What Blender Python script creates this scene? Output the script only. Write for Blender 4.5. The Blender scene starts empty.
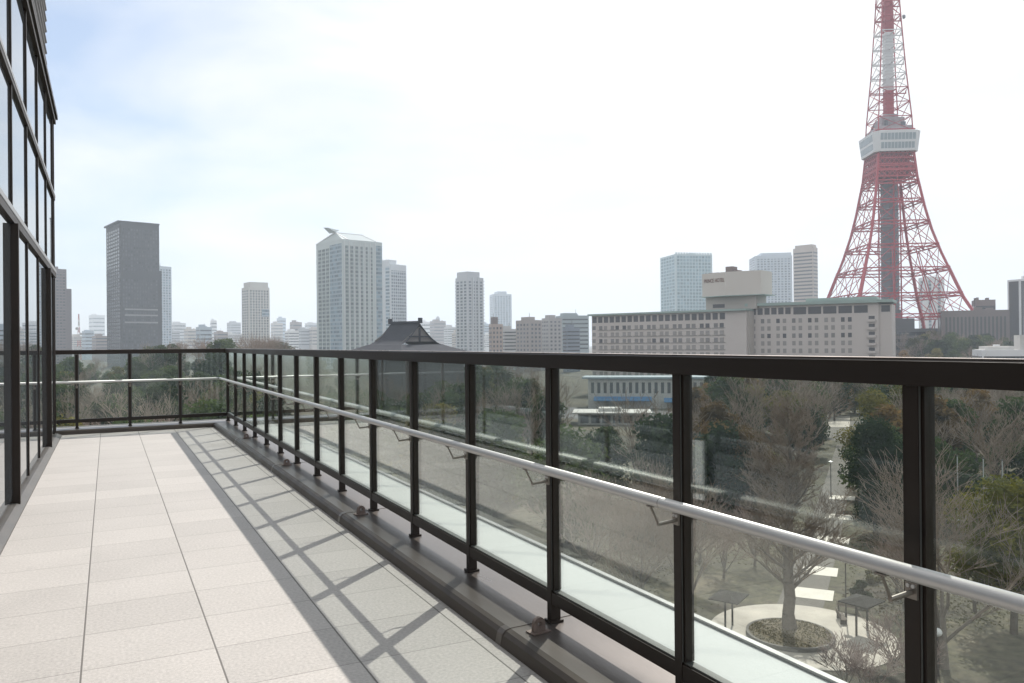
import bpy, math, random
from mathutils import Vector, Matrix
R = math.radians
S = bpy.context.scene
COL = S.collection

# ------------------------------------------------------------------ camera
F = 788.36; YAW = R(27.141); PIT = R(.125); ROL = R(-.51); H = 1.324
_c, _s = math.cos(YAW), math.sin(YAW)
R0 = Vector((_c, -_s, 0)); FW = Vector((_s*math.cos(PIT), _c*math.cos(PIT), math.sin(PIT)))
U0 = R0.cross(FW)
CR = R0*math.cos(ROL) + U0*math.sin(ROL)
CU = U0*math.cos(ROL) - R0*math.sin(ROL)
EYE = Vector((0, 0, H))
cam_d = bpy.data.cameras.new('camera'); cam = bpy.data.objects.new('camera', cam_d); COL.objects.link(cam)
cam_d.sensor_fit = 'HORIZONTAL'; cam_d.sensor_width = 36.0; cam_d.lens = F/1024*36.0
cam_d.clip_start = .05; cam_d.clip_end = 15000
M3 = Matrix((CR, CU, -FW)).transposed()
cam.matrix_world = Matrix.Translation(EYE) @ M3.to_4x4()
S.camera = cam

# ------------------------------------------------------------------ light and sky
SUN_EL = R(46.3); SUN_AZ = math.atan2(.743, .669)       # azimuth from +Y towards +X
W = bpy.data.worlds.new('World'); S.world = W; W.use_nodes = True
nt = W.node_tree; nt.nodes.clear()
out = nt.nodes.new('ShaderNodeOutputWorld'); bg = nt.nodes.new('ShaderNodeBackground')
sky = nt.nodes.new('ShaderNodeTexSky'); sky.sky_type = 'NISHITA'; sky.sun_disc = False
sky.sun_elevation = SUN_EL; sky.sun_rotation = SUN_AZ; sky.air_density = 1.0; sky.dust_density = 1.5; sky.ozone_density = 1.0
bg.inputs['Strength'].default_value = .07
tc = nt.nodes.new('ShaderNodeTexCoord')
mp = nt.nodes.new('ShaderNodeMapping'); mp.inputs['Scale'].default_value = (1.5, 1.5, 5.0); mp.inputs['Location'].default_value = (.35, .2, .1)
nz = nt.nodes.new('ShaderNodeTexNoise'); nz.inputs['Scale'].default_value = 1.5; nz.inputs['Detail'].default_value = 7; nz.inputs['Roughness'].default_value = .48
nz.inputs['Distortion'].default_value = .35
cr = nt.nodes.new('ShaderNodeValToRGB'); cr.color_ramp.elements[0].position = .34; cr.color_ramp.elements[1].position = .64
cr.color_ramp.elements[1].color = (.96, .96, .96, 1); cr.color_ramp.elements[0].color = (.14, .14, .14, 1)
mx = nt.nodes.new('ShaderNodeMix'); mx.data_type = 'RGBA'
nz2 = nt.nodes.new('ShaderNodeTexNoise'); nz2.inputs['Scale'].default_value = 2.6; nz2.inputs['Detail'].default_value = 6; nz2.inputs['Distortion'].default_value = .5
cr2 = nt.nodes.new('ShaderNodeValToRGB'); cr2.color_ramp.elements[0].position = .35; cr2.color_ramp.elements[1].position = .65
cr2.color_ramp.elements[0].color = (8.7, 8.8, 9.0, 1); cr2.color_ramp.elements[1].color = (9.8, 9.7, 9.5, 1)
L = nt.links.new
L(tc.outputs['Generated'], mp.inputs[0]); L(mp.outputs[0], nz.inputs[0]); dt = nt.nodes.new('ShaderNodeVectorMath'); dt.operation = 'DOT_PRODUCT'; dt.inputs[1].default_value = (math.sin(SUN_AZ)*math.cos(SUN_EL), math.cos(SUN_AZ)*math.cos(SUN_EL), -.35)
gl = nt.nodes.new('ShaderNodeMath'); gl.operation = 'MULTIPLY_ADD'; gl.inputs[1].default_value = 1.5; gl.inputs[2].default_value = -.16
sb = nt.nodes.new('ShaderNodeMath'); sb.operation = 'SUBTRACT'; sb.inputs[1].default_value = .31; ab = nt.nodes.new('ShaderNodeMath'); ab.operation = 'ABSOLUTE'
ad = nt.nodes.new('ShaderNodeMath'); ad.operation = 'ADD'
L(tc.outputs['Generated'], dt.inputs[0]); L(dt.outputs['Value'], sb.inputs[0]); L(sb.outputs[0], ab.inputs[0]); L(ab.outputs[0], gl.inputs[0]); L(nz.outputs[0], ad.inputs[0]); L(gl.outputs[0], ad.inputs[1]); L(ad.outputs[0], cr.inputs[0])   # a belt of thinner cloud, thicker cloud towards the sun and on the far side
L(mp.outputs[0], nz2.inputs[0]); L(nz2.outputs[0], cr2.inputs[0]); L(cr2.outputs[0], mx.inputs[7]); L(cr.outputs[0], mx.inputs[0]); mn = nt.nodes.new('ShaderNodeVectorMath'); mn.operation = 'MINIMUM'; mn.inputs[1].default_value = (8.0, 8.9, 9.7)
sg = nt.nodes.new('ShaderNodeVectorMath'); sg.operation = 'MULTIPLY'; sg.inputs[1].default_value = (1.06, 1.16, 1.25)
L(sky.outputs[0], sg.inputs[0]); L(sg.outputs[0], mn.inputs[0]); L(mn.outputs[0], mx.inputs[6]); L(mx.outputs[2], bg.inputs[0]); L(bg.outputs[0], out.inputs[0])
sd = bpy.data.lights.new('sun', 'SUN'); sd.energy = 3.6; sd.angle = R(.53); sd.color = (1.0, .945, .87)
sun = bpy.data.objects.new('sun', sd); COL.objects.link(sun)
sv = Vector((math.sin(SUN_AZ)*math.cos(SUN_EL), math.cos(SUN_AZ)*math.cos(SUN_EL), math.sin(SUN_EL)))
sun.rotation_euler = sv.to_track_quat('Z', 'Y').to_euler(); sun.location = (20, 20, 60)
S.view_settings.view_transform = 'Standard'; S.view_settings.look = 'None'
S.view_settings.exposure = .76; S.view_settings.gamma = 1.0
S.render.engine = 'CYCLES'
S.cycles.use_denoising = True
S.cycles.transparent_max_bounces = 32; S.cycles.max_bounces = 8; S.cycles.glossy_bounces = 5
S.cycles.caustics_reflective = False; S.cycles.sample_clamp_indirect = 8.0; S.cycles.caustics_refractive = False
S.cycles.volume_bounces = 1
HAZE_DENSITY = .00027
GZ = -20.7

# ------------------------------------------------------------------ helpers
def ray(u, v):
    return FW + CR*((u-512)/F) - CU*((v-341.5)/F)
def at_depth(u, v, d): return EYE + ray(u, v)*d
def ground(u, v, z=GZ):
    r = ray(u, v); return EYE + r*((z-H)/r.z)

class MB:
    def __init__(s): s.v = []; s.f = []; s.m = []
    def face(s, pts, mi=0):
        n = len(s.v); s.v += [tuple(p) for p in pts]; s.f.append(tuple(range(n, n+len(pts)))); s.m.append(mi)
    def box(s, x0, x1, y0, y1, z0, z1, mi=0):
        n = len(s.v)
        s.v += [(x, y, z) for z in (z0, z1) for y in (y0, y1) for x in (x0, x1)]
        for q in ((0,2,3,1),(4,5,7,6),(0,1,5,4),(2,6,7,3),(0,4,6,2),(1,3,7,5)):
            s.f.append(tuple(n+i for i in q)); s.m.append(mi)
    def tube(s, p, q, r0, r1=None, n=6, cap=True, mi=0, rot=0.0):
        r1 = r0 if r1 is None else r1
        p = Vector(p); q = Vector(q); d = q-p
        if d.length < 1e-6: return
        d.normalize(); a = d.orthogonal() if abs(d.z) < .95 or n > 4 else Vector((1,0,0))
        if n == 4:
            a = Vector((0,0,1)).cross(d) if abs(d.z) < .98 else Vector((1,0,0))
        a = (a - d*a.dot(d)).normalized(); b = d.cross(a); k = len(s.v)
        for c, r in ((p, r0), (q, r1)):
            for i in range(n):
                t = 2*math.pi*(i+.5)/n + rot
                s.v.append(tuple(c + a*(math.cos(t)*r) + b*(math.sin(t)*r)))
        for i in range(n):
            j = (i+1) % n; s.f.append((k+i, k+j, k+n+j, k+n+i)); s.m.append(mi)
        if cap:
            s.f.append(tuple(k+i for i in reversed(range(n)))); s.m.append(mi)
            s.f.append(tuple(k+n+i for i in range(n))); s.m.append(mi)
    def bar(s, p, q, w, mi=0): s.tube(p, q, w*.7071, n=4, mi=mi)
    def prism(s, prof, axis, a0, a1, mi=0):
        # prof: list of 2-D points; extruded along axis ('x','y','z')
        def P(p, t):
            return (t, p[0], p[1]) if axis == 'x' else (p[0], t, p[1]) if axis == 'y' else (p[0], p[1], t)
        n = len(s.v); k = len(prof)
        s.v += [P(p, a0) for p in prof] + [P(p, a1) for p in prof]
        for i in range(k):
            j = (i+1) % k; s.f.append((n+i, n+j, n+k+j, n+k+i)); s.m.append(mi)
        s.f.append(tuple(n+i for i in reversed(range(k)))); s.m.append(mi)
        s.f.append(tuple(n+k+i for i in range(k))); s.m.append(mi)
    def build(s, name, mats, parent=None, smooth=False, loc=None):
        me = bpy.data.meshes.new(name); me.from_pydata(s.v, [], s.f)
        mats = mats if isinstance(mats, (list, tuple)) else [mats]
        for m in mats: me.materials.append(m)
        if len(mats) > 1: me.polygons.foreach_set('material_index', s.m)
        if smooth: me.polygons.foreach_set('use_smooth', [True]*len(me.polygons))
        me.update()
        import bmesh
        if len(s.f) < 20000:
            bm = bmesh.new(); bm.from_mesh(me); bmesh.ops.recalc_face_normals(bm, faces=bm.faces); bm.to_mesh(me); bm.free()
        o = bpy.data.objects.new(name, me); COL.objects.link(o)
        if parent: o.parent = parent
        if loc is not None: o.location = loc
        return o
def bevel(o, w, seg=2):
    md = o.modifiers.new('bevel', 'BEVEL'); md.width = w; md.segments = seg; md.limit_method = 'ANGLE'; return o
def tag(o, label=None, cat=None, group=None, kind=None):
    if label: o['label'] = label
    if cat: o['category'] = cat
    if group: o['group'] = group
    if kind: o['kind'] = kind
    return o
def thing(name, label, cat, loc=(0,0,0), rz=0, group=None):
    o = bpy.data.objects.new(name, None); COL.objects.link(o); o.location = loc; o.rotation_euler = (0,0,rz)
    o.empty_display_size = .2
    return tag(o, label, cat, group)
def copy_part(o, parent, loc=None):
    c = o.copy(); COL.objects.link(c); c.parent = parent
    if loc is not None: c.location = loc
    return c
def copy_tree(o, parent=None):
    c = o.copy(); COL.objects.link(c); c.parent = parent
    for ch in list(o.children): copy_tree(ch, c)
    return c

# ------------------------------------------------------------------ materials
def mat(name, col, rough=.6, metal=0.0, noise=0.0, nscale=4.0, bump=0.0, bscale=30.0, spec=.5, coords='Object', streak=None):
    m = bpy.data.materials.new(name); m.use_nodes = True; t = m.node_tree; b = t.nodes['Principled BSDF']
    b.inputs['Base Color'].default_value = (*col, 1); b.inputs['Roughness'].default_value = rough
    b.inputs['Metallic'].default_value = metal; b.inputs['Specular IOR Level'].default_value = spec
    if noise or bump:
        c = t.nodes.new('ShaderNodeTexCoord'); mpn = t.nodes.new('ShaderNodeMapping')
        if streak: mpn.inputs['Scale'].default_value = streak
        t.links.new(c.outputs[coords], mpn.inputs[0])
    if noise:
        n = t.nodes.new('ShaderNodeTexNoise'); n.inputs['Scale'].default_value = nscale; n.inputs['Detail'].default_value = 6
        t.links.new(mpn.outputs[0], n.inputs[0])
        r = t.nodes.new('ShaderNodeMapRange'); r.inputs[1].default_value = .25; r.inputs[2].default_value = .75
        r.inputs[3].default_value = 1-noise; r.inputs[4].default_value = 1+noise
        t.links.new(n.outputs[0], r.inputs[0])
        v = t.nodes.new('ShaderNodeVectorMath'); v.operation = 'SCALE'; v.inputs[0].default_value = col
        t.links.new(r.outputs[0], v.inputs[3]); t.links.new(v.outputs[0], b.inputs['Base Color'])
        r2 = t.nodes.new('ShaderNodeMapRange'); r2.inputs[3].default_value = max(.02, rough-.12); r2.inputs[4].default_value = min(1, rough+.15)
        t.links.new(n.outputs[0], r2.inputs[0]); t.links.new(r2.outputs[0], b.inputs['Roughness'])
    if bump:
        n2 = t.nodes.new('ShaderNodeTexNoise'); n2.inputs['Scale'].default_value = bscale; n2.inputs['Detail'].default_value = 4
        t.links.new(mpn.outputs[0], n2.inputs[0]); bp = t.nodes.new('ShaderNodeBump'); bp.inputs['Strength'].default_value = bump; bp.inputs['Distance'].default_value = .01
        t.links.new(n2.outputs[0], bp.inputs['Height']); t.links.new(bp.outputs[0], b.inputs['Normal'])
    return m
def leafmat(name, c1, c2, trans=.35, scale=.35):
    m = bpy.data.materials.new(name); m.use_nodes = True; t = m.node_tree; t.nodes.clear()
    o = t.nodes.new('ShaderNodeOutputMaterial'); d = t.nodes.new('ShaderNodeBsdfDiffuse'); tr = t.nodes.new('ShaderNodeBsdfTranslucent')
    g = t.nodes.new('ShaderNodeTexCoord'); n = t.nodes.new('ShaderNodeTexNoise'); n.inputs['Scale'].default_value = scale; n.inputs['Detail'].default_value = 5
    oi = t.nodes.new('ShaderNodeObjectInfo'); ad = t.nodes.new('ShaderNodeMath'); ad.operation = 'MULTIPLY_ADD'
    ad.inputs[1].default_value = .5; ad.inputs[2].default_value = -.25
    a2 = t.nodes.new('ShaderNodeMath'); a2.operation = 'ADD'
    r = t.nodes.new('ShaderNodeValToRGB'); r.color_ramp.elements[0].color = (*c1, 1); r.color_ramp.elements[1].color = (*c2, 1)
    r.color_ramp.elements[0].position = .3; r.color_ramp.elements[1].position = .72
    k = t.links.new
    k(g.outputs['Object'], n.inputs[0]); k(oi.outputs['Random'], ad.inputs[0]); k(ad.outputs[0], a2.inputs[0]); k(n.outputs[0], a2.inputs[1])
    k(a2.outputs[0], r.inputs[0]); k(r.outputs[0], d.inputs[0]); k(r.outputs[0], tr.inputs[0])
    ms = t.nodes.new('ShaderNodeMixShader'); ms.inputs[0].default_value = trans
    k(d.outputs[0], ms.inputs[1]); k(tr.outputs[0], ms.inputs[2]); k(ms.outputs[0], o.inputs[0])
    return m
def glassmat(name, tint, f0=.045):
    m = bpy.data.materials.new(name); m.use_nodes = True; t = m.node_tree; t.nodes.clear()
    o = t.nodes.new('ShaderNodeOutputMaterial'); a = t.nodes.new('ShaderNodeBsdfTransparent'); g = t.nodes.new('ShaderNodeBsdfGlossy')
    a.inputs[0].default_value = (*tint, 1); g.inputs['Roughness'].default_value = .0; g.inputs[0].default_value = (.96, 1, .99, 1)
    lw = t.nodes.new('ShaderNodeLayerWeight'); lw.inputs[0].default_value = .5
    p = t.nodes.new('ShaderNodeMath'); p.operation = 'POWER'; p.inputs[1].default_value = 2.7
    q = t.nodes.new('ShaderNodeMath'); q.operation = 'MULTIPLY_ADD'; q.inputs[1].default_value = 1-f0; q.inputs[2].default_value = f0
    ms = t.nodes.new('ShaderNodeMixShader'); k = t.links.new
    k(lw.outputs['Facing'], p.inputs[0]); k(p.outputs[0], q.inputs[0]); k(q.outputs[0], ms.inputs[0])
    k(a.outputs[0], ms.inputs[1]); k(g.outputs[0], ms.inputs[2]); k(ms.outputs[0], o.inputs[0])
    return m
def stripmat(name, glass, spand, pitch, frac, rough=.25, axis=2, vary=.5):
    # window strip: glass panes alternating with spandrel panels up the height, each pane a little different
    m = bpy.data.materials.new(name); m.use_nodes = True; t = m.node_tree; b = t.nodes['Principled BSDF']; k = t.links.new
    c = t.nodes.new('ShaderNodeTexCoord'); sp = t.nodes.new('ShaderNodeSeparateXYZ'); k(c.outputs['Object'], sp.inputs[0])
    dv = t.nodes.new('ShaderNodeMath'); dv.operation = 'DIVIDE'; dv.inputs[1].default_value = pitch; k(sp.outputs[axis], dv.inputs[0])
    fr = t.nodes.new('ShaderNodeMath'); fr.operation = 'FRACT'; k(dv.outputs[0], fr.inputs[0])
    lt = t.nodes.new('ShaderNodeMath'); lt.operation = 'LESS_THAN'; lt.inputs[1].default_value = frac; k(fr.outputs[0], lt.inputs[0])
    sn = t.nodes.new('ShaderNodeVectorMath'); sn.operation = 'SNAP'; sn.inputs[1].default_value = (2.4, 2.4, pitch); k(c.outputs['Object'], sn.inputs[0])
    wn = t.nodes.new('ShaderNodeTexWhiteNoise'); wn.noise_dimensions = '3D'; k(sn.outputs[0], wn.inputs[0])
    mr = t.nodes.new('ShaderNodeMapRange'); mr.inputs[3].default_value = 1-vary; mr.inputs[4].default_value = 1+vary; k(wn.outputs[0], mr.inputs[0])
    vs = t.nodes.new('ShaderNodeVectorMath'); vs.operation = 'SCALE'; vs.inputs[0].default_value = glass; k(mr.outputs[0], vs.inputs[3])
    mi = t.nodes.new('ShaderNodeMix'); mi.data_type = 'RGBA'; k(lt.outputs[0], mi.inputs[0]); mi.inputs[6].default_value = (*spand, 1); k(vs.outputs[0], mi.inputs[7])
    k(mi.outputs[2], b.inputs['Base Color'])
    rm = t.nodes.new('ShaderNodeMapRange'); rm.inputs[3].default_value = .6; rm.inputs[4].default_value = rough; k(lt.outputs[0], rm.inputs[0]); k(rm.outputs[0], b.inputs['Roughness'])
    return m

m_bronze = mat('dark_bronze_metal', (.022, .0145, .0105), .45, .0, .25, 6, .08, 60, spec=.35, streak=(1, .15, 1))
m_coping = mat('bronze_flashing', (.13, .114, .104), .32, .4, .18, 3, .05, 40, streak=(1, .3, 1))
m_cap_glint = mat('cap_glint_metal', (.34, .29, .26), .28, .7, .1, 8)  # lighter metal colour stands in for the glint along the rail tops
m_gasket_highlight = mat('gasket_and_highlight', (.10, .105, .10), .5)  # gasket colour, also used for the painted highlight on the long railing's posts
m_alu = mat('brushed_aluminium', (.62, .61, .60), .44, .6, .06, 8, .05, 90, streak=(1, .1, 1))
m_steel = mat('bracket_steel', (.27, .245, .22), .35, .6)
m_sill = mat('grey_sill_metal', (.30, .30, .30), .4, .4, .1, 4)
m_glass = glassmat('railing_glass', (.90, .93, .915), .042)
m_ledge = mat('pale_ledge_stone', (.52, .54, .54), .75, 0, .10, 1.2, .12, 50)
m_lug = mat('cast_lug', (.22, .17, .15), .5, .3, .25, 30)
m_louvre = mat('louvre_grey', (.33, .33, .35), .5, .2, .08, 3)
m_facade_in = mat('dark_facade_glass', (.17, .195, .22), .012, .75, spec=1.0)
m_facade_in.node_tree.nodes['Principled BSDF'].inputs['IOR'].default_value = 1.75
m_podium = mat('podium_concrete', (.34, .33, .31), .8, 0, .12, .4)

# floor of granite tiles
m_floor = bpy.data.materials.new('granite_tiles'); m_floor.use_nodes = True
t = m_floor.node_tree; b = t.nodes['Principled BSDF']; k = t.links.new
def nd(t, typ, **kw):
    n = t.nodes.new(typ)
    for a, v in kw.items(): setattr(n, a, v)
    return n
def mth(t, op, a, b_=None, c_=None):
    n = t.nodes.new('ShaderNodeMath'); n.operation = op
    for i, x in enumerate((a, b_, c_)):
        if x is None: continue
        if isinstance(x, (int, float)): n.inputs[i].default_value = x
        else: t.links.new(x, n.inputs[i])
    return n.outputs[0]
tcn = nd(t, 'ShaderNodeTexCoord'); sx = nd(t, 'ShaderNodeSeparateXYZ'); k(tcn.outputs['Object'], sx.inputs[0])
tx = mth(t, 'DIVIDE', mth(t, 'ADD', sx.outputs[0], .107+.518*20), .518); ty = mth(t, 'DIVIDE', mth(t, 'ADD', sx.outputs[1], -3.675+.4515*40), .4515)
fx = mth(t, 'FRACT', tx); fy = mth(t, 'FRACT', ty)
ex = mth(t, 'MINIMUM', fx, mth(t, 'SUBTRACT', 1.0, fx)); ey = mth(t, 'MINIMUM', fy, mth(t, 'SUBTRACT', 1.0, fy))
jx = nd(t, 'ShaderNodeMapRange'); jx.inputs[1].default_value = .004; jx.inputs[2].default_value = .010; jx.inputs[3].default_value = 1; jx.inputs[4].default_value = 0; k(ex, jx.inputs[0])
jy = nd(t, 'ShaderNodeMapRange'); jy.inputs[1].default_value = .002; jy.inputs[2].default_value = .007; jy.inputs[3].default_value = .85; jy.inputs[4].default_value = 0; k(ey, jy.inputs[0])
jt = mth(t, 'MAXIMUM', jx.outputs[0], jy.outputs[0])
cid = nd(t, 'ShaderNodeCombineXYZ'); k(mth(t, 'FLOOR', tx), cid.inputs[0]); k(mth(t, 'FLOOR', ty), cid.inputs[1])
wn = nd(t, 'ShaderNodeTexWhiteNoise'); k(cid.outputs[0], wn.inputs[0])
sp1 = nd(t, 'ShaderNodeTexNoise'); sp1.inputs['Scale'].default_value = 260; sp1.inputs['Detail'].default_value = 3; k(tcn.outputs['Object'], sp1.inputs[0])
sp2 = nd(t, 'ShaderNodeTexNoise'); sp2.inputs['Scale'].default_value = 70; sp2.inputs['Detail'].default_value = 5; k(tcn.outputs['Object'], sp2.inputs[0])
sp3 = nd(t, 'ShaderNodeTexNoise'); sp3.inputs['Scale'].default_value = 1.6; sp3.inputs['Detail'].default_value = 4; k(tcn.outputs['Object'], sp3.inputs[0])
val = mth(t, 'ADD', mth(t, 'MULTIPLY_ADD', sp1.outputs[0], .55, .725), mth(t, 'MULTIPLY_ADD', sp2.outputs[0], .75, -.375))
val = mth(t, 'ADD', val, mth(t, 'MULTIPLY_ADD', wn.outputs[0], .13, -.065)); val = mth(t, 'ADD', val, mth(t, 'MULTIPLY_ADD', sp3.outputs[0], .24, -.12))
sp4 = nd(t, 'ShaderNodeTexNoise'); sp4.inputs['Scale'].default_value = 5.5; sp4.inputs['Detail'].default_value = 8; sp4.inputs['Roughness'].default_value = .7; k(tcn.outputs['Object'], sp4.inputs[0])
st = nd(t, 'ShaderNodeMapRange'); st.inputs[1].default_value = .60; st.inputs[2].default_value = .74; st.inputs[3].default_value = 0; st.inputs[4].default_value = .12; k(sp4.outputs[0], st.inputs[0])
val = mth(t, 'SUBTRACT', val, st.outputs[0])
vs = nd(t, 'ShaderNodeVectorMath', operation='SCALE'); vs.inputs[0].default_value = (.415, .392, .372); k(val, vs.inputs[3])
mi = nd(t, 'ShaderNodeMix', data_type='RGBA'); k(jt, mi.inputs[0]); k(vs.outputs[0], mi.inputs[6]); mi.inputs[7].default_value = (.12, .11, .10, 1)
k(mi.outputs[2], b.inputs['Base Color']); b.inputs['Roughness'].default_value = .55
bp = nd(t, 'ShaderNodeBump'); bp.inputs['Strength'].default_value = .35; bp.inputs['Distance'].default_value = .003
k(mth(t, 'SUBTRACT', sp1.outputs[0], mth(t, 'MULTIPLY', jt, 1.5)), bp.inputs['Height']); k(bp.outputs[0], b.inputs['Normal'])

# ------------------------------------------------------------------ terrace (structure)
fl = MB(); fl.box(-.62, 1.60, -4, 13.70, -.25, 0); tag(fl.build('terrace_floor', m_floor), kind='structure')
XR, YC = 1.78, 13.895        # rail centre lines: along the terrace, and across its far end
YI = 13.66                   # inner edge of the far coping
# coping along the rail foot: one mitred L in bronze flashing
cp = MB()
prof = [(1.518, 0.0), (1.530, .046), (1.546, .062), (1.570, .068), (1.985, .076), (1.985, -.25), (1.518, -.25)]
cp.prism(prof, 'y', -4, YI, 0); cp.m[0:3] = [1, 1, 1]; nface = len(cp.m)
pf2 = [(YI+min(p[0], 1.848)-1.518, p[1]) for p in prof]
yo = YI+.33
cp.prism(pf2, 'x', -6.0, 1.985, 0); cp.m[nface:nface+3] = [1, 1, 1]
coping = thing('parapet_coping', 'dark bronze metal coping running along the foot of the glass railing', 'coping')
o = cp.build('flashing', [m_coping, mat('dark_brown_flashing', (.055, .042, .033), .45, .2, .2, 5)], coping)
for i in range(7):
    y = -2.3+2.7*i; sm = MB()
    sm.prism([(1.5175+.0, .0), (1.5285, .048), (1.5445, .0645), (1.569, .0705), (1.983, .0785), (1.983, .06), (1.52, -.01)], 'y', y, y+.05)
    sm.build('joint_cover', m_coping, coping)
led = MB(); led.box(1.985, 2.42, -4, 14.55, -.5, .03); led.box(-6, 1.985, yo, 14.55, -.5, .03)
tag(led.build('outer_ledge', m_ledge), kind='structure')
lc = MB()
lc.box(2.42, 2.45, -4, 14.58, -.6, .045); lc.box(-6, 2.42, 14.55, 14.58, -.6, .045)
lc.build('drip_edge', m_sill, coping)
# the building storeys underneath
pb = MB(); pb.box(-14, 2.30, -8, 14.40, GZ-.5, -.5)
pod = thing('podium_building', 'lower storeys of the building beneath the terrace, seen from above', 'building')
pb.build('wall', m_podium, pod)

# ------------------------------------------------------------------ railings
rail = thing('glass_railing', 'long dark bronze railing with glass panes on the right side of the terrace', 'railing', (XR, 0, 0))
# local x = X - XR
tr = MB(); tr.prism([(-.042, 1.212), (.022, 1.212), (.022, 1.272), (.012, 1.2775), (-.034, 1.2775), (-.042, 1.272)], 'y', -4.0, YC+.022)
tr.build('top_rail', m_bronze, rail)
rc = MB(); rc.box(-.036, .016, -4, YC+.018, 1.2776, 1.2800); rc.build('rail_glint_cap', m_cap_glint, rail)  # thin light strip painting the bright glint on the top rail
br = MB(); br.box(-.026, .022, -4, YC-.02, .158, .212); br.build('bottom_rail', m_bronze, rail)
bd = MB(); bd.box(-.018, .012, -4, YC-.02, .2125, .2195); bd.build('glazing_bead', m_gasket_highlight, rail)
pm = MB()
pm.box(-.028, .020, -.018, .018, .072, 1.2105); pm.box(-.038, .030, -.028, .028, .072, .084)
pm.box(-.020, .018, -.030, -.0185, .2205, 1.2105); pm.box(-.020, .018, .0185, .030, .2205, 1.2105); pm.box(-.0262, -.0225, -.0215, -.0185, .2205, 1.2105, 1)  # last thin strip paints the light edge highlight down the post corner
P0 = pm.build('post', [m_bronze, m_gasket_highlight], rail)
gp = MB(); gp.box(-.0055, .0045, .025, .875, .216, 1.211)
G0 = gp.build('glass_pane', m_glass, rail)
bk = MB()       # handrail bracket: flange, stub, upright arm, saddle
bk.box(-.036, -.0285, -.016, .016, .690, .730); bk.tube((-.036, 0, .706), (-.112, 0, .700), .0065, n=8)
bk.tube((-.108, 0, .700), (-.140, 0, .762), .0042, n=8); bk.box(-.149, -.131, -.014, .014, .7635, .768)
B0 = bk.build('handrail_bracket', m_steel, rail, smooth=False)
sc = MB(); sc.tube((-.036, .007, .722), (-.0395, .007, .722), .005, n=8); sc.tube((-.036, -.007, .722), (-.0395, -.007, .722), .005, n=8)
sc.build('screw', m_alu, B0)
first = True
for i in range(-4, 15):
    y = 1.275+.9*i
    if first:
        for q in (P0, G0, B0): q.location.y = y
        first = False; continue
    copy_part(P0, rail, (0, y, 0))
    if i < 14: copy_part(G0, rail, (0, y, 0))
    b2 = copy_part(B0, rail, (0, y, 0)); copy_part(B0.children[0], b2)
hr = MB(); XH = 1.640-XR
hr.tube((XH, -4, .787), (XH, YC-.14, .787), .0190, n=20, cap=True); hr.build('handrail', m_alu, rail, smooth=True)
sl = MB()
for y in (2.115, 4.9, 7.7, 10.5): sl.tube((XH, y, .787), (XH, y+.003, .787), .0192, n=20)
sl.build('joint_sleeve', m_steel, rail)

far = thing('end_railing', 'short dark bronze railing with glass panes across the far end of the terrace', 'railing', (XR, YC, 0))
tr = MB(); tr.prism([(-.042, 1.212), (.022, 1.212), (.022, 1.272), (.012, 1.2775), (-.034, 1.2775), (-.042, 1.272)], 'x', -7.0, -.043)
tr.build('top_rail', m_bronze, far)
rc = MB(); rc.box(-7, -.040, -.036, .016, 1.2776, 1.2800); rc.build('rail_glint_cap', m_cap_glint, far)
br = MB(); br.box(-7, -.03, -.026, .022, .158, .212); br.build('bottom_rail', m_bronze, far)
pm = MB(); pm.box(-.018, .018, -.028, .020, .072, 1.2105); pm.box(-.028, .028, -.038, .030, .072, .084)
pm.box(-.030, -.0185, -.020, .012, .2125, 1.2105, 1); pm.box(.0185, .030, -.020, .012, .2125, 1.2105, 1)
P1 = pm.build('post', [m_bronze, m_gasket_highlight], far)
gp = MB(); gp.box(.025, .712, -.0055, .0045, .210, 1.211); G1 = gp.build('glass_pane', m_glass, far)
bk = MB(); bk.box(-.016, .016, -.036, -.0285, .690, .730); bk.tube((0, -.036, .706), (0, -.112, .700), .0085, n=8)
bk.tube((0, -.108, .700), (0, -.140, .762), .0075, n=8); bk.box(-.028, .028, -.158, -.122, .7585, .7665)
B1 = bk.build('handrail_bracket', m_steel, far)
for i in range(1, 9):
    x = -.737*i
    if i == 1:
        for q in (P1, G1, B1): q.location.x = x
        G1.location.x = x+.02
        continue
    copy_part(P1, far, (x, 0, 0)); copy_part(G1, far, (x, 0, 0)); copy_part(B1, far, (x, 0, 0))
hr = MB(); hr.tube((-7, -.14, .787), (-.14, -.14, .787), .0190, n=20); hr.build('handrail', m_alu, far, smooth=True)

# safety anchor lugs on the coping
def lug_mb():
    m = MB(); n = 14; ro, ri, zc = .034, .013, .112
    outer = [(-.036, .076)] + [(ro*math.cos(a), zc+ro*math.sin(a)) for a in [math.pi - math.pi*i/n for i in range(n+1)]] + [(.036, .076)]
    for y0, y1 in ((-.012, .012),):
        k = len(m.v); inner = []
        for (x, z) in outer:
            a = math.atan2(z-zc, x); inner.append((ri*math.cos(a), zc+ri*math.sin(a)))
        N = len(outer)
        for y in (y0, y1):
            m.v += [(x, y, z) for x, z in outer]; m.v += [(x, y, z) for x, z in inner]
        for i in range(N):
            j = (i+1) % N
            m.f += [(k+i, k+j, k+N+j, k+N+i), (k+2*N+i, k+3*N+i, k+3*N+j, k+2*N+j), (k+i, k+2*N+i, k+2*N+j, k+j), (k+N+i, k+N+j, k+3*N+j, k+3*N+i)]; m.m += [0]*4
    m.box(-.055, .055, -.036, .036, .0705, .0765)
    return m
lab = ['nearest rounded anchor lug with a hole on the dark coping', 'second nearest anchor lug on the dark coping along the railing',
       'third nearest anchor lug on the dark coping along the railing', 'farthest anchor lug on the dark coping near the railing corner']
L0 = lug_mb().build('anchor_lug', m_lug)
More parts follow.
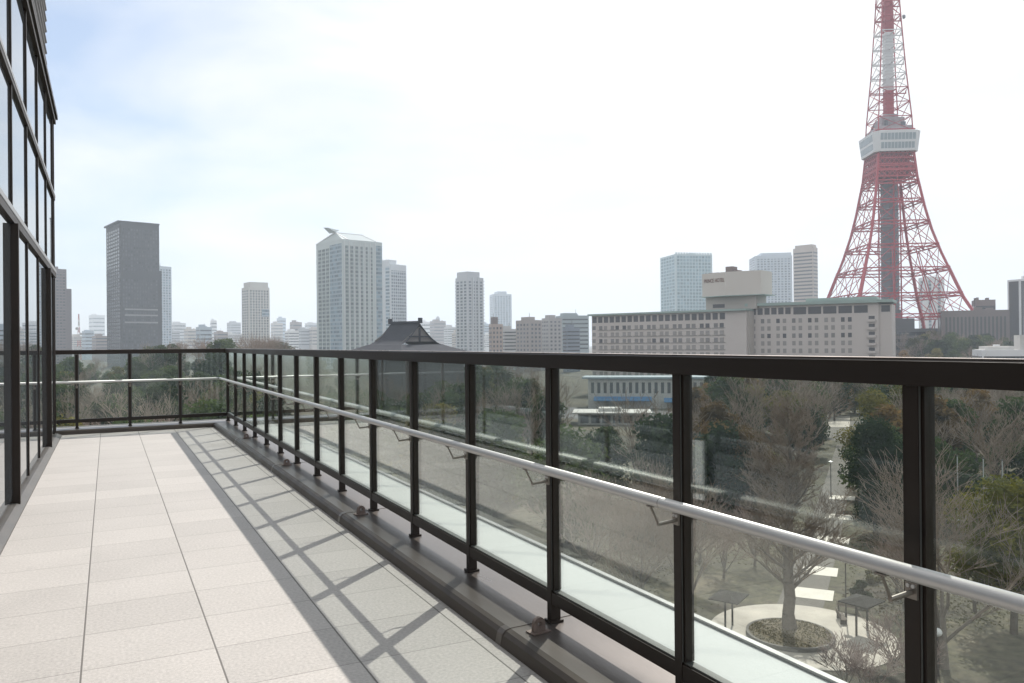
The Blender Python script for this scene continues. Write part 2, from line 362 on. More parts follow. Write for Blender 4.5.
for i, y in enumerate((3.0, 5.70, 8.42, 11.12)):
    o = L0 if i == 0 else copy_part(L0, None)
    o.scale = (.85, .85, .85); o.location = (1.655, y, .0108); o.rotation_euler.z = R(8)
    tag(o, lab[i], 'anchor lug', 'anchor lugs along the coping')

# ------------------------------------------------------------------ glass-fronted building at left
bl = thing('glass_building', 'glass fronted building wall with dark bronze mullions on the left', 'building', (-.70, 0, 0))
YE = 13.58; Y0 = -4.0
GLV = [7.72+1.39*k for k in range(-8, 5)]
zs = [(.07, 2.36), (2.476, 3.52), (3.60, 4.66)]
core = MB(); core.box(-9, -.07, Y0, YE-.08, -.4, 4.70); core.build('wall', m_podium, bl)
pane_cache = {}
for zi, (z0, z1) in enumerate(zs):
    ys = [Y0]+[y for y in GLV if y > Y0 and y < YE-.2]+[YE]
    for a, c in zip(ys[:-1], ys[1:]):
        m = MB(); m.box(-.03, -.012+.001*((zi*7+int(a*3)) % 4), a+.024, c-.024, z0, z1); m.build('window_pane', m_facade_in, bl)
for y in [g for g in GLV if g < YE-.2]+[YE]:
    m = MB(); m.box(-.06, .004, y-.020, y+.020, 2.505, 4.655); m.build('mullion', m_bronze, bl)
    m = MB(); thick = abs(((y-7.72)/4.17) - round((y-7.72)/4.17)) < .05
    if thick: m.box(-.06, .045, y-.03, y+.03, .0, 2.355); m.build('door_jamb', m_bronze, bl)
    else: m.box(-.06, .004, y-.020, y+.020, .06, 2.355); m.build('mullion', m_bronze, bl)
m = MB(); m.box(-.06, .018, Y0, YE+.03, 2.36, 2.43); m.build('transom', m_bronze, bl)
m = MB(); m.box(-.06, .022, Y0, YE+.03, 2.4305, 2.475); m.build('fascia', m_sill, bl)
m = MB(); m.box(-.06, .014, Y0, YE+.01, 3.515, 3.56); m.box(-.06, .018, Y0, YE+.02, 3.5605, 3.598, 1); m.build('transom', [m_bronze, m_sill], bl)
m = MB(); m.box(-.3, .03, Y0, YE+.03, 4.66, 4.73); m.box(-.3, .055, Y0, YE+.05, 4.735, 4.80); m.build('parapet_cap', m_bronze, bl)
m = MB(); m.prism([(-.06, 0), (.079, 0), (.079, .010), (.02, .035), (-.06, .04)], 'y', Y0, YE+.02); m.build('sill', mat('dark_sill_metal', (.085, .08, .076), .5, .3, .15, 4), bl)
lv = thing('louvre_screen', 'light grey louvre screen standing on the roof of the glass building', 'louvre', (-.80, 0, 4.81))
for i in range(24):
    z = .15+.16*i
    m = MB(); m.prism([(-.10, z), (.03, z+.07), (.03, z+.085), (-.10, z+.015)], 'y', 6.0, 13.5); m.build('louvre_blade', m_louvre, lv)
m = MB()
for y in (6.05, 8.4, 10.8, 13.1): m.box(-.16, -.105, y-.03, y+.03, 0, 4)
m.build('louvre_frame', m_louvre, lv)
# white marker plate near the door, mirrored in the railing glass
ss = thing('sign_stand', 'low white signboard standing by the glass wall, mirrored in the railing glass', 'sign', (-.66, 4.95, 0))
m = MB(); m.box(-.012, .012, -.06, .06, .06, .53); m.build('panel', mat('white_board', (.75, .77, .78), .5), ss)
m = MB(); m.box(-.02, .02, -.08, .08, .0565, .0595); m.build('base', m_sill, ss)

# ------------------------------------------------------------------ ground
def bump(x, y, cx, cy, r, h):
    d = math.hypot(x-cx, y-cy)/r
    return h*.5*(1+math.cos(math.pi*min(d, 1)))
TWD = 543.0
tw = at_depth(893.5, 364, TWD)
mound = at_depth(225, 345, 330.0); mound2 = at_depth(150, 345, 380.0)
def gh(x, y):
    z = GZ + bump(x, y, tw.x, tw.y, 280, 12.0) + bump(x, y, mound.x, mound.y, 75, 11) + bump(x, y, mound2.x, mound2.y, 60, 7)
    d = math.hypot(x, y)
    return z
gm = MB(); rings = [0, 20, 35, 50, 65, 80, 100, 120, 145, 170, 200, 230, 260, 290, 320, 350, 380, 410, 440, 470, 500, 530, 560, 600, 640, 680, 720, 800, 1000, 1400, 2200, 3500, 4700]
NA = 180
for r in rings:
    for i in range(NA):
        a = 2*math.pi*i/NA; x, y = r*math.sin(a), r*math.cos(a); gm.v.append((x, y, gh(x, y)))
for j in range(len(rings)-1):
    for i in range(NA):
        q = (i+1) % NA; gm.f.append((j*NA+i, j*NA+q, (j+1)*NA+q, (j+1)*NA+i)); gm.m.append(0)
m_ground = bpy.data.materials.new('park_ground'); m_ground.use_nodes = True
t = m_ground.node_tree; b = t.nodes['Principled BSDF']; k = t.links.new; b.inputs['Roughness'].default_value = .95
g = nd(t, 'ShaderNodeTexCoord')
n1 = nd(t, 'ShaderNodeTexNoise'); n1.inputs['Scale'].default_value = .11; n1.inputs['Detail'].default_value = 8; n1.inputs['Roughness'].default_value = .65; k(g.outputs['Object'], n1.inputs[0])
n2 = nd(t, 'ShaderNodeTexNoise'); n2.inputs['Scale'].default_value = 1.3; n2.inputs['Detail'].default_value = 6; k(g.outputs['Object'], n2.inputs[0])
r1 = nd(t, 'ShaderNodeValToRGB'); e = r1.color_ramp.elements; e[0].position = .35; e[0].color = (.050, .040, .030, 1); e[1].position = .68; e[1].color = (.125, .104, .070, 1)
q = r1.color_ramp.elements.new(.52); q.color = (.064, .060, .034, 1); k(n1.outputs[0], r1.inputs[0])
mr = nd(t, 'ShaderNodeMapRange'); mr.inputs[1].default_value = .3; mr.inputs[2].default_value = .7; mr.inputs[3].default_value = .45; mr.inputs[4].default_value = 1.5; k(n2.outputs[0], mr.inputs[0])
vs = nd(t, 'ShaderNodeVectorMath', operation='SCALE'); k(r1.outputs[0], vs.inputs[0]); k(mr.outputs[0], vs.inputs[3]); k(vs.outputs[0], b.inputs['Base Color'])
go = gm.build('ground', m_ground, smooth=True); tag(go, kind='structure')

# ------------------------------------------------------------------ park paths
m_path = mat('light_paving', (.45, .41, .36), .85, 0, .22, .5)
m_slab = mat('pale_slab', (.62, .58, .52), .85, 0, .12, .8)
m_grey = mat('grey_paving', (.115, .105, .092), .9, 0, .3, .5)
m_asph = mat('asphalt', (.10, .10, .10), .9, 0, .2, .3)
PC = ground(790, 637); PC.z = GZ
pz = GZ+.03
def sheet(name, pts, m, z=pz):
    a = MB(); a.face([(p[0], p[1], z) for p in pts]); tag(a.build(name, m), kind='structure')
def disc(c, r, n=48): return [(c.x+r*math.cos(2*math.pi*i/n), c.y+r*math.sin(2*math.pi*i/n)) for i in range(n)]
pa = [ground(u, v) for u, v in ((798, 612), (822, 540), (838, 480), (846, 445))]
def strip(pts, w):
    l, r = [], []
    for i, p in enumerate(pts):
        d = (pts[min(i+1, len(pts)-1)]-pts[max(i-1, 0)]); n = Vector((-d.y, d.x, 0)).normalized()
        l.append(p+n*w/2); r.append(p-n*w/2)
    return l+r[::-1]
sheet('path', strip(pa, 3.6), m_grey, pz)
sheet('plaza', [ground(u, v) for u, v in ((828, 440), (872, 445), (866, 421), (822, 421))], m_grey, pz-.012)
sheet('paving_circle', disc(PC+Vector((1.2, 0, 0)), 6.7), m_path, pz+.02)
for (u, v, du) in ((842, 498, 0), (840, 517, 0), (833, 540, 0), (819, 571, 0), (813, 594, 0)):
    c = ground(u, v); d = (pa[-1]-pa[0]).normalized(); n = Vector((-d.y, d.x, 0))
    L_ = 3.0
    sheet('paving_band', [c+n*1.65-d*L_/2, c-n*1.65-d*L_/2, c-n*1.65+d*L_/2, c+n*1.65+d*L_/2], m_slab, pz+.01)
sheet('road', [ground(u, v) for u, v in ((560, 418), (700, 424), (700, 412), (560, 407))], m_asph, pz-.012)
sheet('car_park', [ground(u, v) for u, v in ((800, 427), (850, 427), (850, 416), (800, 416))], m_path, pz-.006)
# lower street directly beside the building
sheet('street', [(14, 10), (22, 6), (22, 150), (14, 150)], m_asph, pz-.02)

# ------------------------------------------------------------------ ground cover
rgc = random.Random(9); gc = MB()
for i in range(42000):
    u = rgc.uniform(520, 1060); d = 52*math.exp(rgc.random()*math.log(190/52)); p = at_depth(u, 345, d)
    if math.sin(p.x*.21+1.3*math.sin(p.y*.17))+math.sin(p.y*.33+p.x*.11)+rgc.uniform(-.9, .9) < .15: continue
    if (Vector((p.x, p.y))-Vector((PC.x+1.5, PC.y))).length < 8: continue
    q_ = Vector((p.x, p.y, 0))
    if min((lambda a, b_: (q_-a-(b_-a)*max(0, min(1, (q_-a).dot(b_-a)/(b_-a).length_squared))).length)(Vector((pa[j].x, pa[j].y, 0)), Vector((pa[j+1].x, pa[j+1].y, 0))) for j in range(len(pa)-1)) < 3: continue
    s_ = rgc.uniform(.06, .17)*(d/70)**.5; a_ = rgc.uniform(0, 6.28); c_, n_ = math.cos(a_)*s_, math.sin(a_)*s_; z = GZ+.02; hgt = rgc.uniform(.02, .09)
    gc.face([(p.x-c_, p.y-n_, z), (p.x+c_, p.y+n_, z), (p.x+c_*.6+n_*.5, p.y+n_*.6-c_*.5, z+hgt), (p.x-c_*.6+n_*.5, p.y-n_*.6-c_*.5, z+hgt)])
tag(gc.build('ground_cover', leafmat('dry_grass_tufts', (.075, .055, .030), (.13, .135, .060), .3, .08)), kind='stuff')

# ------------------------------------------------------------------ planter bed with its kerb
m_kerb = mat('kerb_stone', (.13, .12, .11), .85, 0, .15, 3)
m_soil = mat('dry_turf', (.115, .092, .055), 1.0, 0, .35, 2.5, .4, 8)
pl = thing('round_planter', 'round raised turf bed at the foot of the big bare tree', 'planter', PC)
a = MB(); n = 48; r0, r1 = 2.95, 3.15
for i in range(n):
    t0, t1 = 2*math.pi*i/n, 2*math.pi*(i+1)/n
    P = lambda r, t, z: (r*math.cos(t), r*math.sin(t), z)
    a.face([P(r1, t0, .02), P(r1, t1, .02), P(r1, t1, .35), P(r1, t0, .35)]); a.face([P(r0, t0, .35), P(r0, t1, .35), P(r1, t1, .35), P(r1, t0, .35)])
a.build('kerb', m_kerb, pl)
a = MB()
for i in range(n):
    t0, t1 = 2*math.pi*i/n, 2*math.pi*(i+1)/n
    a.face([(0, 0, .75), P(1.8, t0, .62), P(1.8, t1, .62)]); a.face([P(1.8, t0, .62), P(r0, t0, .33), P(r0, t1, .33), P(1.8, t1, .62)])
a.build('turf', m_soil, pl, smooth=True)
rgt = random.Random(4); a = MB()
for i in range(1500):
    th, rr = rgt.uniform(0, 6.28), 2.9*rgt.random()**.5; x, y = rr*math.cos(th), rr*math.sin(th); z = .74-.07*rr if rr < 1.8 else .62-(rr-1.8)*.25; q = rgt.uniform(.04, .11); t2 = rgt.uniform(0, 6.28)
    a.face([(x-q*math.cos(t2), y-q*math.sin(t2), z), (x+q*math.cos(t2), y+q*math.sin(t2), z), (x+q*.4*math.sin(t2), y, z+rgt.uniform(.04, .12))])
tag(a.build('grass', leafmat('dry_bed_grass', (.07, .052, .03), (.16, .14, .07), .3, 1.5), pl), kind='stuff')

# ------------------------------------------------------------------ trees
m_bark = mat('bark', (.085, .068, .055), .95, 0, .3, 2)
m_bark2 = mat('grey_bark', (.15, .125, .105), .95, 0, .25, 2)
m_twig = mat('twigs', (.25, .195, .155), .95, 0, .2, .6)
m_twig2 = mat('budding_twigs', (.30, .225, .20), .95, 0, .2, .6)
m_ev = [leafmat('dark_evergreen_leaf', (.024, .040, .018), (.090, .122, .044)),
        leafmat('olive_leaf', (.060, .064, .022), (.23, .20, .055)),
        leafmat('brown_green_leaf', (.080, .056, .028), (.27, .17, .070)),
        leafmat('bright_olive_leaf', (.050, .060, .015), (.23, .21, .040))]
def bare_mb(seed, h, r, levels, spread, nch=3, trunkfrac=.32, minr=.014):
    rg = random.Random(seed); T, C = MB(), MB()
    def grow(p, d, ln, rad, lv):
        ns = (4 if lv == 0 else 3) if lv < 2 else 2; jit = .035 if lv == 0 else .13
        pts = [p]; dd = d.copy()
        for i in range(ns):
            dd = (dd + Vector((rg.gauss(0, jit), rg.gauss(0, jit), rg.gauss(0, .08)+.05))).normalized()
            pts.append(pts[-1]+dd*(ln/ns))
        r_end = max(minr*.8, rad*.62)
        for i in range(ns):
            ra = rad+(r_end-rad)*i/ns; rb = rad+(r_end-rad)*(i+1)/ns
            tgt = T if lv <= 1 else C
            tgt.tube(pts[i], pts[i+1], ra, rb, n=(8 if lv == 0 else 6 if lv == 1 else 4 if lv == 2 else 3), cap=False)
        if lv >= levels: return
        n = nch if lv else nch+2
        for c in range(n):
            f = rg.uniform(.45, 1.0) if c else 1.0
            base = pts[0].lerp(pts[-1], f) if ns == 1 else pts[min(ns-1, int(f*ns))].lerp(pts[min(ns, int(f*ns)+1)], f*ns-int(f*ns)) if f < 1 else pts[-1]
            az = rg.uniform(0, 2*math.pi) if lv else 2*math.pi*(c+rg.uniform(-.2, .2))/n
            perp = Vector((math.cos(az), math.sin(az), rg.uniform(-.05, .35)))
            k = (.12 if lv == 0 else .3) if c == 0 else spread*rg.uniform(.7, 1.3)
            nd_ = (dd + perp*k).normalized()
            if nd_.z < -.1: nd_.z = .05; nd_.normalize()
            grow(base, nd_, ln*rg.uniform(.62, .85) if lv else h*(1-trunkfrac)*.42*rg.uniform(.8, 1.15), max(minr, r_end*rg.uniform(.55, .85)), lv+1)
    grow(Vector((0, 0, -.2)), Vector((0, 0, 1)), h*trunkfrac, r, 0)
    return T, C
def ev_mb(seed, h, w, leaf, nl, lobes=16, base=.22, shape=1.0):
    rg = random.Random(seed); T, C = MB(), MB()
    T.tube((0, 0, -.3), (rg.uniform(-.2, .2), rg.uniform(-.2, .2), h*base*1.2), h*.026, h*.018, n=7, cap=False)
    top = Vector((0, 0, h*.75)); T.tube((0, 0, h*base), top, h*.018, h*.006, n=6, cap=False)
    lob = []
    for i in range(lobes):
        fz = base + (1-base)*((i+.5)/lobes)
        prof = math.sin(math.pi*min(1, max(.0, (fz-base)/(1-base)))**.8)**.6*shape
        rad = w*.5*max(.18, prof)*rg.uniform(.35, .80); az = rg.uniform(0, 6.28)
        c = Vector((rad*math.cos(az), rad*math.sin(az), h*fz*rg.uniform(.92, 1.0))); rr = w*rg.uniform(.14, .26)
        lob.append((c, rr)); T.tube((0, 0, max(h*base, c.z-rad*.9)), c, h*.006, h*.002, n=4, cap=False)
    tot = sum(r*r for _, r in lob)
    for c, rr in lob:
        for j in range(int(nl*rr*rr/tot)):
            v = Vector((rg.gauss(0, 1), rg.gauss(0, 1), rg.gauss(0, 1))).normalized()
            p = c + Vector((v.x, v.y, v.z*.75))*rr*(rg.random()**.35)*rg.uniform(.9, 1.12)
            n_ = (v*.7+Vector((rg.gauss(0, 1), rg.gauss(0, 1), rg.gauss(0, 1)+.5))*.6).normalized()
            a_ = n_.orthogonal().normalized(); b_ = n_.cross(a_); th = rg.uniform(0, 6.28); a2 = a_*math.cos(th)+b_*math.sin(th); b2 = n_.cross(a2)
            s = leaf*rg.uniform(.6, 1.4)
            C.face([p+a2*s*.6, p+b2*s*.3, p-a2*s*.6, p-b2*s*.3])
    return T, C
def con_mb(seed, h, w, leaf, nl):
    rg = random.Random(seed); T, C = MB(), MB(); T.tube((0, 0, -.3), (0, 0, h*.97), h*.02, .03, n=7, cap=False)
    lay = 15
    for i in range(lay):
        z = h*(.2+.78*i/lay); rad = w*.5*(1-(i/lay))**.85+.15
        nb = 7
        for j in range(nb):
            az = 2*math.pi*j/nb+i*.7+rg.uniform(-.25, .25); rr = rad*rg.uniform(.75, 1.1); e = Vector((rr*math.cos(az), rr*math.sin(az), z-rr*.22))
            T.tube((0, 0, z), e, .05, .02, n=3, cap=False)
            for q in range(int(nl/(lay*nb)*1.2*(rr/(w*.5)+.3))):
                f = rg.random()**.6; p = Vector((0, 0, z)).lerp(e, f)+Vector((rg.gauss(0, .16)*rr*.5, rg.gauss(0, .16)*rr*.5, rg.gauss(-.1, .12)))
                a2 = Vector((math.cos(az)+rg.gauss(0, .4), math.sin(az)+rg.gauss(0, .4), rg.gauss(-.2, .3))).normalized()*leaf*rg.uniform(.6, 1.3); b2 = Vector((-a2.y, a2.x, rg.gauss(0, .2)))*.35
                C.face([p+a2*.6, p+b2, p-a2*.6, p-b2])
    return T, C
def tree(name, label, T, C, tm, cm, loc, group=None, rz=0, sc=1):
    r = thing(name, label, 'tree', loc, rz, group); r.scale = (sc, sc, sc)
    T.build('trunk', tm, r, smooth=True); C.build('crown', cm, r); return r
def gpt(u, v): p = ground(u, v); p.z = gh(p.x, p.y); return p

# the big bare tree in the planter
def leader_mb(seed, h, r):
    rg = random.Random(seed); T, C = MB(), MB(); n = 14; pts = [Vector((0, 0, -.2))]
    for i in range(n): pts.append(Vector((rg.gauss(0, .10)+pts[-1].x*.7, rg.gauss(0, .10)+pts[-1].y*.7, h*(i+1)/n)))
    rad = lambda f: r*(1-f)**.8*.92+.02
    for i in range(n): T.tube(pts[i], pts[i+1], rad(i/n)*(1.35 if i == 0 else 1), rad((i+1)/n), n=9, cap=False)
    def twig(p, d, ln, ra, lv):
        dd = d.copy(); q = p; k = 4 if lv == 1 else 3
        for i in range(k):
            dd = (dd+Vector((rg.gauss(0, .12), rg.gauss(0, .12), rg.gauss(.05, .08)))).normalized(); q2 = q+dd*ln/k
            r0, r1 = max(.012, ra*(1-i/k)), max(.010, ra*(1-(i+1)/k))
            (T if lv == 1 else C).tube(q, q2, r0, r1, n=6 if lv == 1 else 3, cap=False)
            if lv < 4:
                for j in range(2 if lv > 1 else 3):
                    az = rg.uniform(0, 6.28); pp = (dd+Vector((math.cos(az), math.sin(az), rg.uniform(-.15, .4)))*rg.uniform(.5, .95)).normalized()
                    twig(q.lerp(q2, rg.random()), pp, ln*rg.uniform(.34, .55), max(.012, r0*.5), lv+1)
            q = q2
    for i in range(34):
        f = .17+.80*(i/34); b_ = pts[min(n-1, int(f*n))].lerp(pts[min(n, int(f*n)+1)], f*n-int(f*n)); az = i*2.4+rg.uniform(-.3, .3)
        ln = h*.31*(1-f)**.62*rg.uniform(.75, 1.15)+.6
        twig(b_, Vector((math.cos(az), math.sin(az), rg.uniform(.35, .75)+f*.5)).normalized(), ln, rad(f)*.42, 1)
    return T, C
T, C = leader_mb(11, 16.5, .48)
big = tree('bare_tree', 'large bare tree growing out of the round planter', T, C, m_bark2, m_twig, PC+Vector((0, 0, .6)))
# templates (the first uses of each kind)
near_specs = [
 # kind, u, v(base), height, label
 ('ev', 0, 876, 535, 12.5, 9.0, 'tall dark evergreen tree right of the banded path', 5),
 ('ev', 3, 1014, 634, 11.2, 10.0, 'broad bright olive evergreen at the right edge of the photo', 7),
 ('ev', 2, 745, 512, 10.5, 9.5, 'brown tinged evergreen with dark trunk left of the bare planter tree', 9),
 ('ev', 1, 872, 492, 15, 10, 'olive evergreen behind the dark one beside the path', 13),
 ('bare', 0, 944, 668, 14, 4, 'bare tree with pale trunk on the lawn at far right', 21),
 ('bare', 1, 915, 690, 4.2, 3, 'low pinkish budding cherry tree nearest below the railing', 22),
 ('bare', 1, 868, 700, 4.0, 3, 'low pinkish budding cherry tree left of the nearest one', 23),
 ('bare', 1, 905, 608, 6.5, 3, 'small budding tree on the lawn behind the right shelter', 24),
 ('bare', 0, 690, 610, 9.5, 4, 'bare tree on the grass left of the left shelter', 25),
 ('bare', 0, 640, 612, 10, 4, 'bare spreading tree seen low through the middle pane', 26),
  ('bare', 1, 724, 578, 6.0, 3, 'tan budding tree at the path side nearest the left shelter', 41),
 ('bare', 1, 755, 566, 6.5, 3, 'tan budding tree left behind the planter tree', 42),
 ('bare', 1, 700, 560, 7.0, 3, 'tan budding tree beside the third rail post from the right', 43),
 ('bare', 1, 897, 590, 5.5, 3, 'budding tree on the lawn just left of the near rail post', 44),
 ('bare', 1, 975, 612, 6.5, 3, 'budding tree on the lawn below the bright olive evergreen', 45),
 ('bare', 1, 893, 668, 3.6, 3, 'pinkish budding cherry bush farthest right below the handrail', 46),
 ('bare', 1, 846, 690, 3.4, 3, 'pinkish budding cherry bush by the paving circle edge', 47),
 ('bare', 0, 660, 560, 9.0, 3, 'bare tree in front of the dark lawn through the middle pane', 48),
 ('bare', 0, 590, 585, 10.0, 3, 'bare tree close under the ledge through the middle pane', 49),
 ('ev', 1, 770, 505, 7.0, 6.0, 'low olive evergreen right of the brown tinged one', 50),
 ('ev', 2, 716, 500, 10.5, 8.0, 'brown tinged evergreen by the pale mirrored board', 51),
 ('ev', 1, 905, 470, 14, 10, 'olive tinged evergreen behind the near rail post', 52),
 ('con', 0, 528, 446, 14.5, 6.5, 'dark conifer with straight trunk seen through the middle glass', 31),
]
for kd, mi_, u, v, h, w, lb, sd_ in near_specs:
    p = gpt(u, v)
    if kd == 'ev':
        T, C = ev_mb(sd_, h, w, .28, 17000, 26, .30 if mi_ == 3 else .16); tree('evergreen_tree', lb, T, C, m_bark, m_ev[mi_], p)
    elif kd == 'bare':
        T, C = bare_mb(sd_, h, .022*h+.03, 5 if h > 7 else 4, .8, 4, .26 if h > 7 else .2, .016)
        tree('bare_tree' if mi_ == 0 else 'cherry_tree', lb, T, C, m_bark2, m_twig if mi_ == 0 else m_twig2, p)
    else:
        T, C = con_mb(sd_, h, w, .42, 5200); tree('conifer_tree', lb, T, C, m_bark, m_ev[0], p)

protos = []
for i, (h, w, mi_) in enumerate(((13, 10, 0), (12, 10.5, 1), (14, 9, 2), (12.5, 11, 0))):
    T, C = ev_mb(100+i, h, w, .62, 3600, 18, .15)
    protos.append(('evergreen_tree', T, C, m_bark, m_ev[mi_]))
for i in range(3):
    T, C = bare_mb(200+i, 13.5, .30, 5, .75, 3, .28, .030)
    protos.append(('bare_tree', T, C, m_bark, m_twig))
wood_lab = {'evergreen_tree': 'leafy evergreen tree in the dark wood below, beyond the glass railing', 'bare_tree': 'leafless brown tree in the dark wood below, beyond the glass railing'}
zone_lab = {
 'left': {'evergreen_tree': 'evergreen tree in the wood seen through the end railing at left', 'bare_tree': 'leafless tree in the wood seen through the end railing at left'},
 'mid': {'evergreen_tree': 'evergreen tree in the dark wood behind the middle glass panes', 'bare_tree': 'leafless tree in the dark wood behind the middle glass panes'},
 'right': {'evergreen_tree': 'evergreen tree in the park wood seen through the right hand panes', 'bare_tree': 'leafless tree in the park wood seen through the right hand panes'},
 'hill': {'evergreen_tree': 'evergreen tree on the slope between hotel and lattice tower foot', 'bare_tree': 'leafless tree on the slope below the lattice tower'},
 'mound': {'evergreen_tree': 'evergreen tree on the dark mound left of the pale twin roofed tower', 'bare_tree': 'leafless tree on the dark rounded mound left of the central tower'}}
built = {}
def wood(idx, p, zone, sc, rz, squash=1.0):
    nm, T, C, tm, cm = protos[idx]
    if idx not in built:
        r = thing(nm, 'x', 'tree'); T.build('trunk', tm, r, smooth=True); C.build('crown', cm, r); built[idx] = r
    else: r = copy_tree(built[idx])
    r.location = p; r.rotation_euler = (0, 0, rz); r.scale = (sc, sc, sc*squash)
    tag(r, zone_lab[zone][nm], 'tree', {'left': 'wood beyond the end railing', 'mid': 'dark wood behind the middle panes', 'right': 'park wood behind the right panes', 'hill': 'trees on the tower slope', 'mound': 'trees on the skyline mound'}[zone])
rg = random.Random(5)
placed = []
def seg_d(p, a, b_):
    ab = b_-a; tt = max(0, min(1, (p-a).dot(ab)/ab.length_squared)); return (p-a-ab*tt).length
PA = [Vector((q.x, q.y, 0)) for q in pa]
spots = []
for i in range(12000):
    u = rg.uniform(-60, 1120); d = 62*math.exp(rg.random()*math.log(430/62))
    p = at_depth(u, 345, d); p.z = 0
    v = 345+22*F/d
    if p.x < 20 and p.y < 34: continue
    zone = 'left' if u < 235 else 'mid' if u < 690 else 'right'
    if zone == 'right' and (d < 92 or (735 < u < 880 and d < 150)): continue
    if zone == 'mid' and d < 85: continue
    if min(seg_d(p, PA[j], PA[j+1]) for j in range(len(PA)-1)) < 6.5: continue
    if 818 < u < 872 and 165 < d < 215: continue
    if 555 < u < 900 and d > 262: continue
    if 560 < u < 700 and 205 < d: continue
    if 552 < u < 692 and 112 < d < 226: continue
    mind = 5.2 + d*.012
    if any((p-q).length < mind for q in placed): continue
    placed.append(p); spots.append((p, zone, d))
    if len(spots) >= 290: break
n0 = len(spots)
for i in range(8000):
    u = rg.uniform(560, 1080); d = rg.uniform(98, 255); p = at_depth(u, 345, d); p.z = 0
    if 740 < u < 872 and d < 140: continue
    if 552 < u < 692 and 112 < d < 226: continue
    if 818 < u < 868 and 165 < d < 212: continue
    if 560 < u < 700 and 215 < d: continue
    if min(seg_d(p, PA[j], PA[j+1]) for j in range(len(PA)-1)) < 5: continue
    if any((p-q).length < 4.4+d*.008 for q in placed): continue
    placed.append(p); spots.append((p, 'mid' if u < 690 else 'right', d))
    if len(spots) >= n0+75: break
for i in range(6000):
    u = rg.uniform(-40, 238); d = 66*math.exp(rg.random()*math.log(440/66)); p = at_depth(u, 345, d); p.z = 0
    if p.x < 20 and p.y < 34: continue
    if any((p-q).length < 3.6+d*.011 for q in placed): continue
    placed.append(p); spots.append((p, 'left', d))
    if len(spots) >= n0+135: break
for p, zone, d in spots:
    if zone == 'left': idx = rg.choice([0, 0, 1, 3, 4, 5, 3])
    elif zone == 'mid': idx = rg.choice([0, 0, 3, 4, 5, 6, 1])
    else: idx = rg.choice([0, 3, 2, 4, 5, 6, 4, 1, 2])
    p.z = gh(p.x, p.y)
    wood(idx, p, zone, rg.uniform(.75, 1.12), rg.uniform(0, 6.28), rg.uniform(.85, 1.1))
for i in range(26):      # mound left of the central tower
    u = rg.uniform(150, 285); d = rg.uniform(300, 360); p = at_depth(u, 345, d); p.z = gh(p.x, p.y)
    tz = H + (345-(337+abs(u-235)*.09))*d/F*1.0
    sc_ = max(.6, min(1.6, (tz-p.z)/13.5)); wood(rg.choice([4, 5, 6, 0, 3]), p, 'mound', sc_, rg.uniform(0, 6.28))
for i in range(64):      # slope below the lattice tower
    u = rg.uniform(897, 1045); d = rg.uniform(385, 520); p = at_depth(u, 345, d); p.z = gh(p.x, p.y)
    wood(rg.choice([0, 0, 3, 4, 5, 1]), p, 'hill', rg.uniform(.85, 1.25), rg.uniform(0, 6.28))

# ------------------------------------------------------------------ park furniture
m_dkmetal = mat('dark_painted_metal', (.035, .030, .028), .5, 0, .2, 5)
m_roofing = mat('shelter_roofing', (.013, .011, .010), .95, 0, .2, 3)
def shelter(u, v, rz, lb, w=3.3):
    r = thing('park_shelter', lb, 'shelter', gpt(u, v), rz, 'small park shelters')
    for x in (-w*.3, w*.3):
        a = MB(); a.bar((x, 0, -.1), (x, 0, 2.45), .12); a.build('post', m_dkmetal, r)
    a = MB(); n = len(a.v); hw, hd = w*.5, w*.42
    a.v += [(-hw, -hd, 2.42), (hw, -hd, 2.42), (hw, hd, 2.42), (-hw, hd, 2.42), (-hw, -hd, 2.50), (hw, -hd, 2.50), (hw, hd, 2.50), (-hw, hd, 2.50), (-.25, 0, 2.86), (.25, 0, 2.86)]
    a.f += [(3, 2, 1, 0), (0, 1, 5, 4), (1, 2, 6, 5), (2, 3, 7, 6), (3, 0, 4, 7), (4, 5, 9, 8), (6, 7, 8, 9), (5, 6, 9), (7, 4, 8)]; a.m += [0]*9
    a.build('roof', m_roofing, r)
    a = MB(); a.box(-w*.3, w*.3, -.05, .05, 2.28, 2.38); a.build('beam', m_dkmetal, r)
shelter(729, 629, .5, 'dark small shelter roof on two posts left of the round planter', 2.7)
shelter(862, 634, .2, 'dark small shelter roof on two posts right of the round planter', 2.7)
def bench(u, v, rz, lb):
    r = thing('park_bench', lb, 'bench', gpt(u, v), rz)
    a = MB()
    for i in range(4): a.box(-.85, .85, -.22+.115*i, -.22+.115*i+.09, .42, .46)
    a.build('seat', m_bark2, r)
    a = MB()
    for i in range(3): a.box(-.85, .85, .26, .30, .52+.12*i, .52+.12*i+.09)
    a.build('backrest', m_bark2, r)
    for x in (-.7, .7):
        a = MB(); a.box(x-.04, x+.04, -.2, .2, .02, .415); a.box(x-.04, x+.04, .21, .255, .02, .86); a.build('leg', m_dkmetal, r)
bench(842, 622, .9, 'dark slatted bench beside the right shelter'); bench(848, 612, 2.2, 'dark slatted bench on the lawn behind the right shelter')
m_lamp = mat('lamp_glass', (.75, .76, .76), .3)
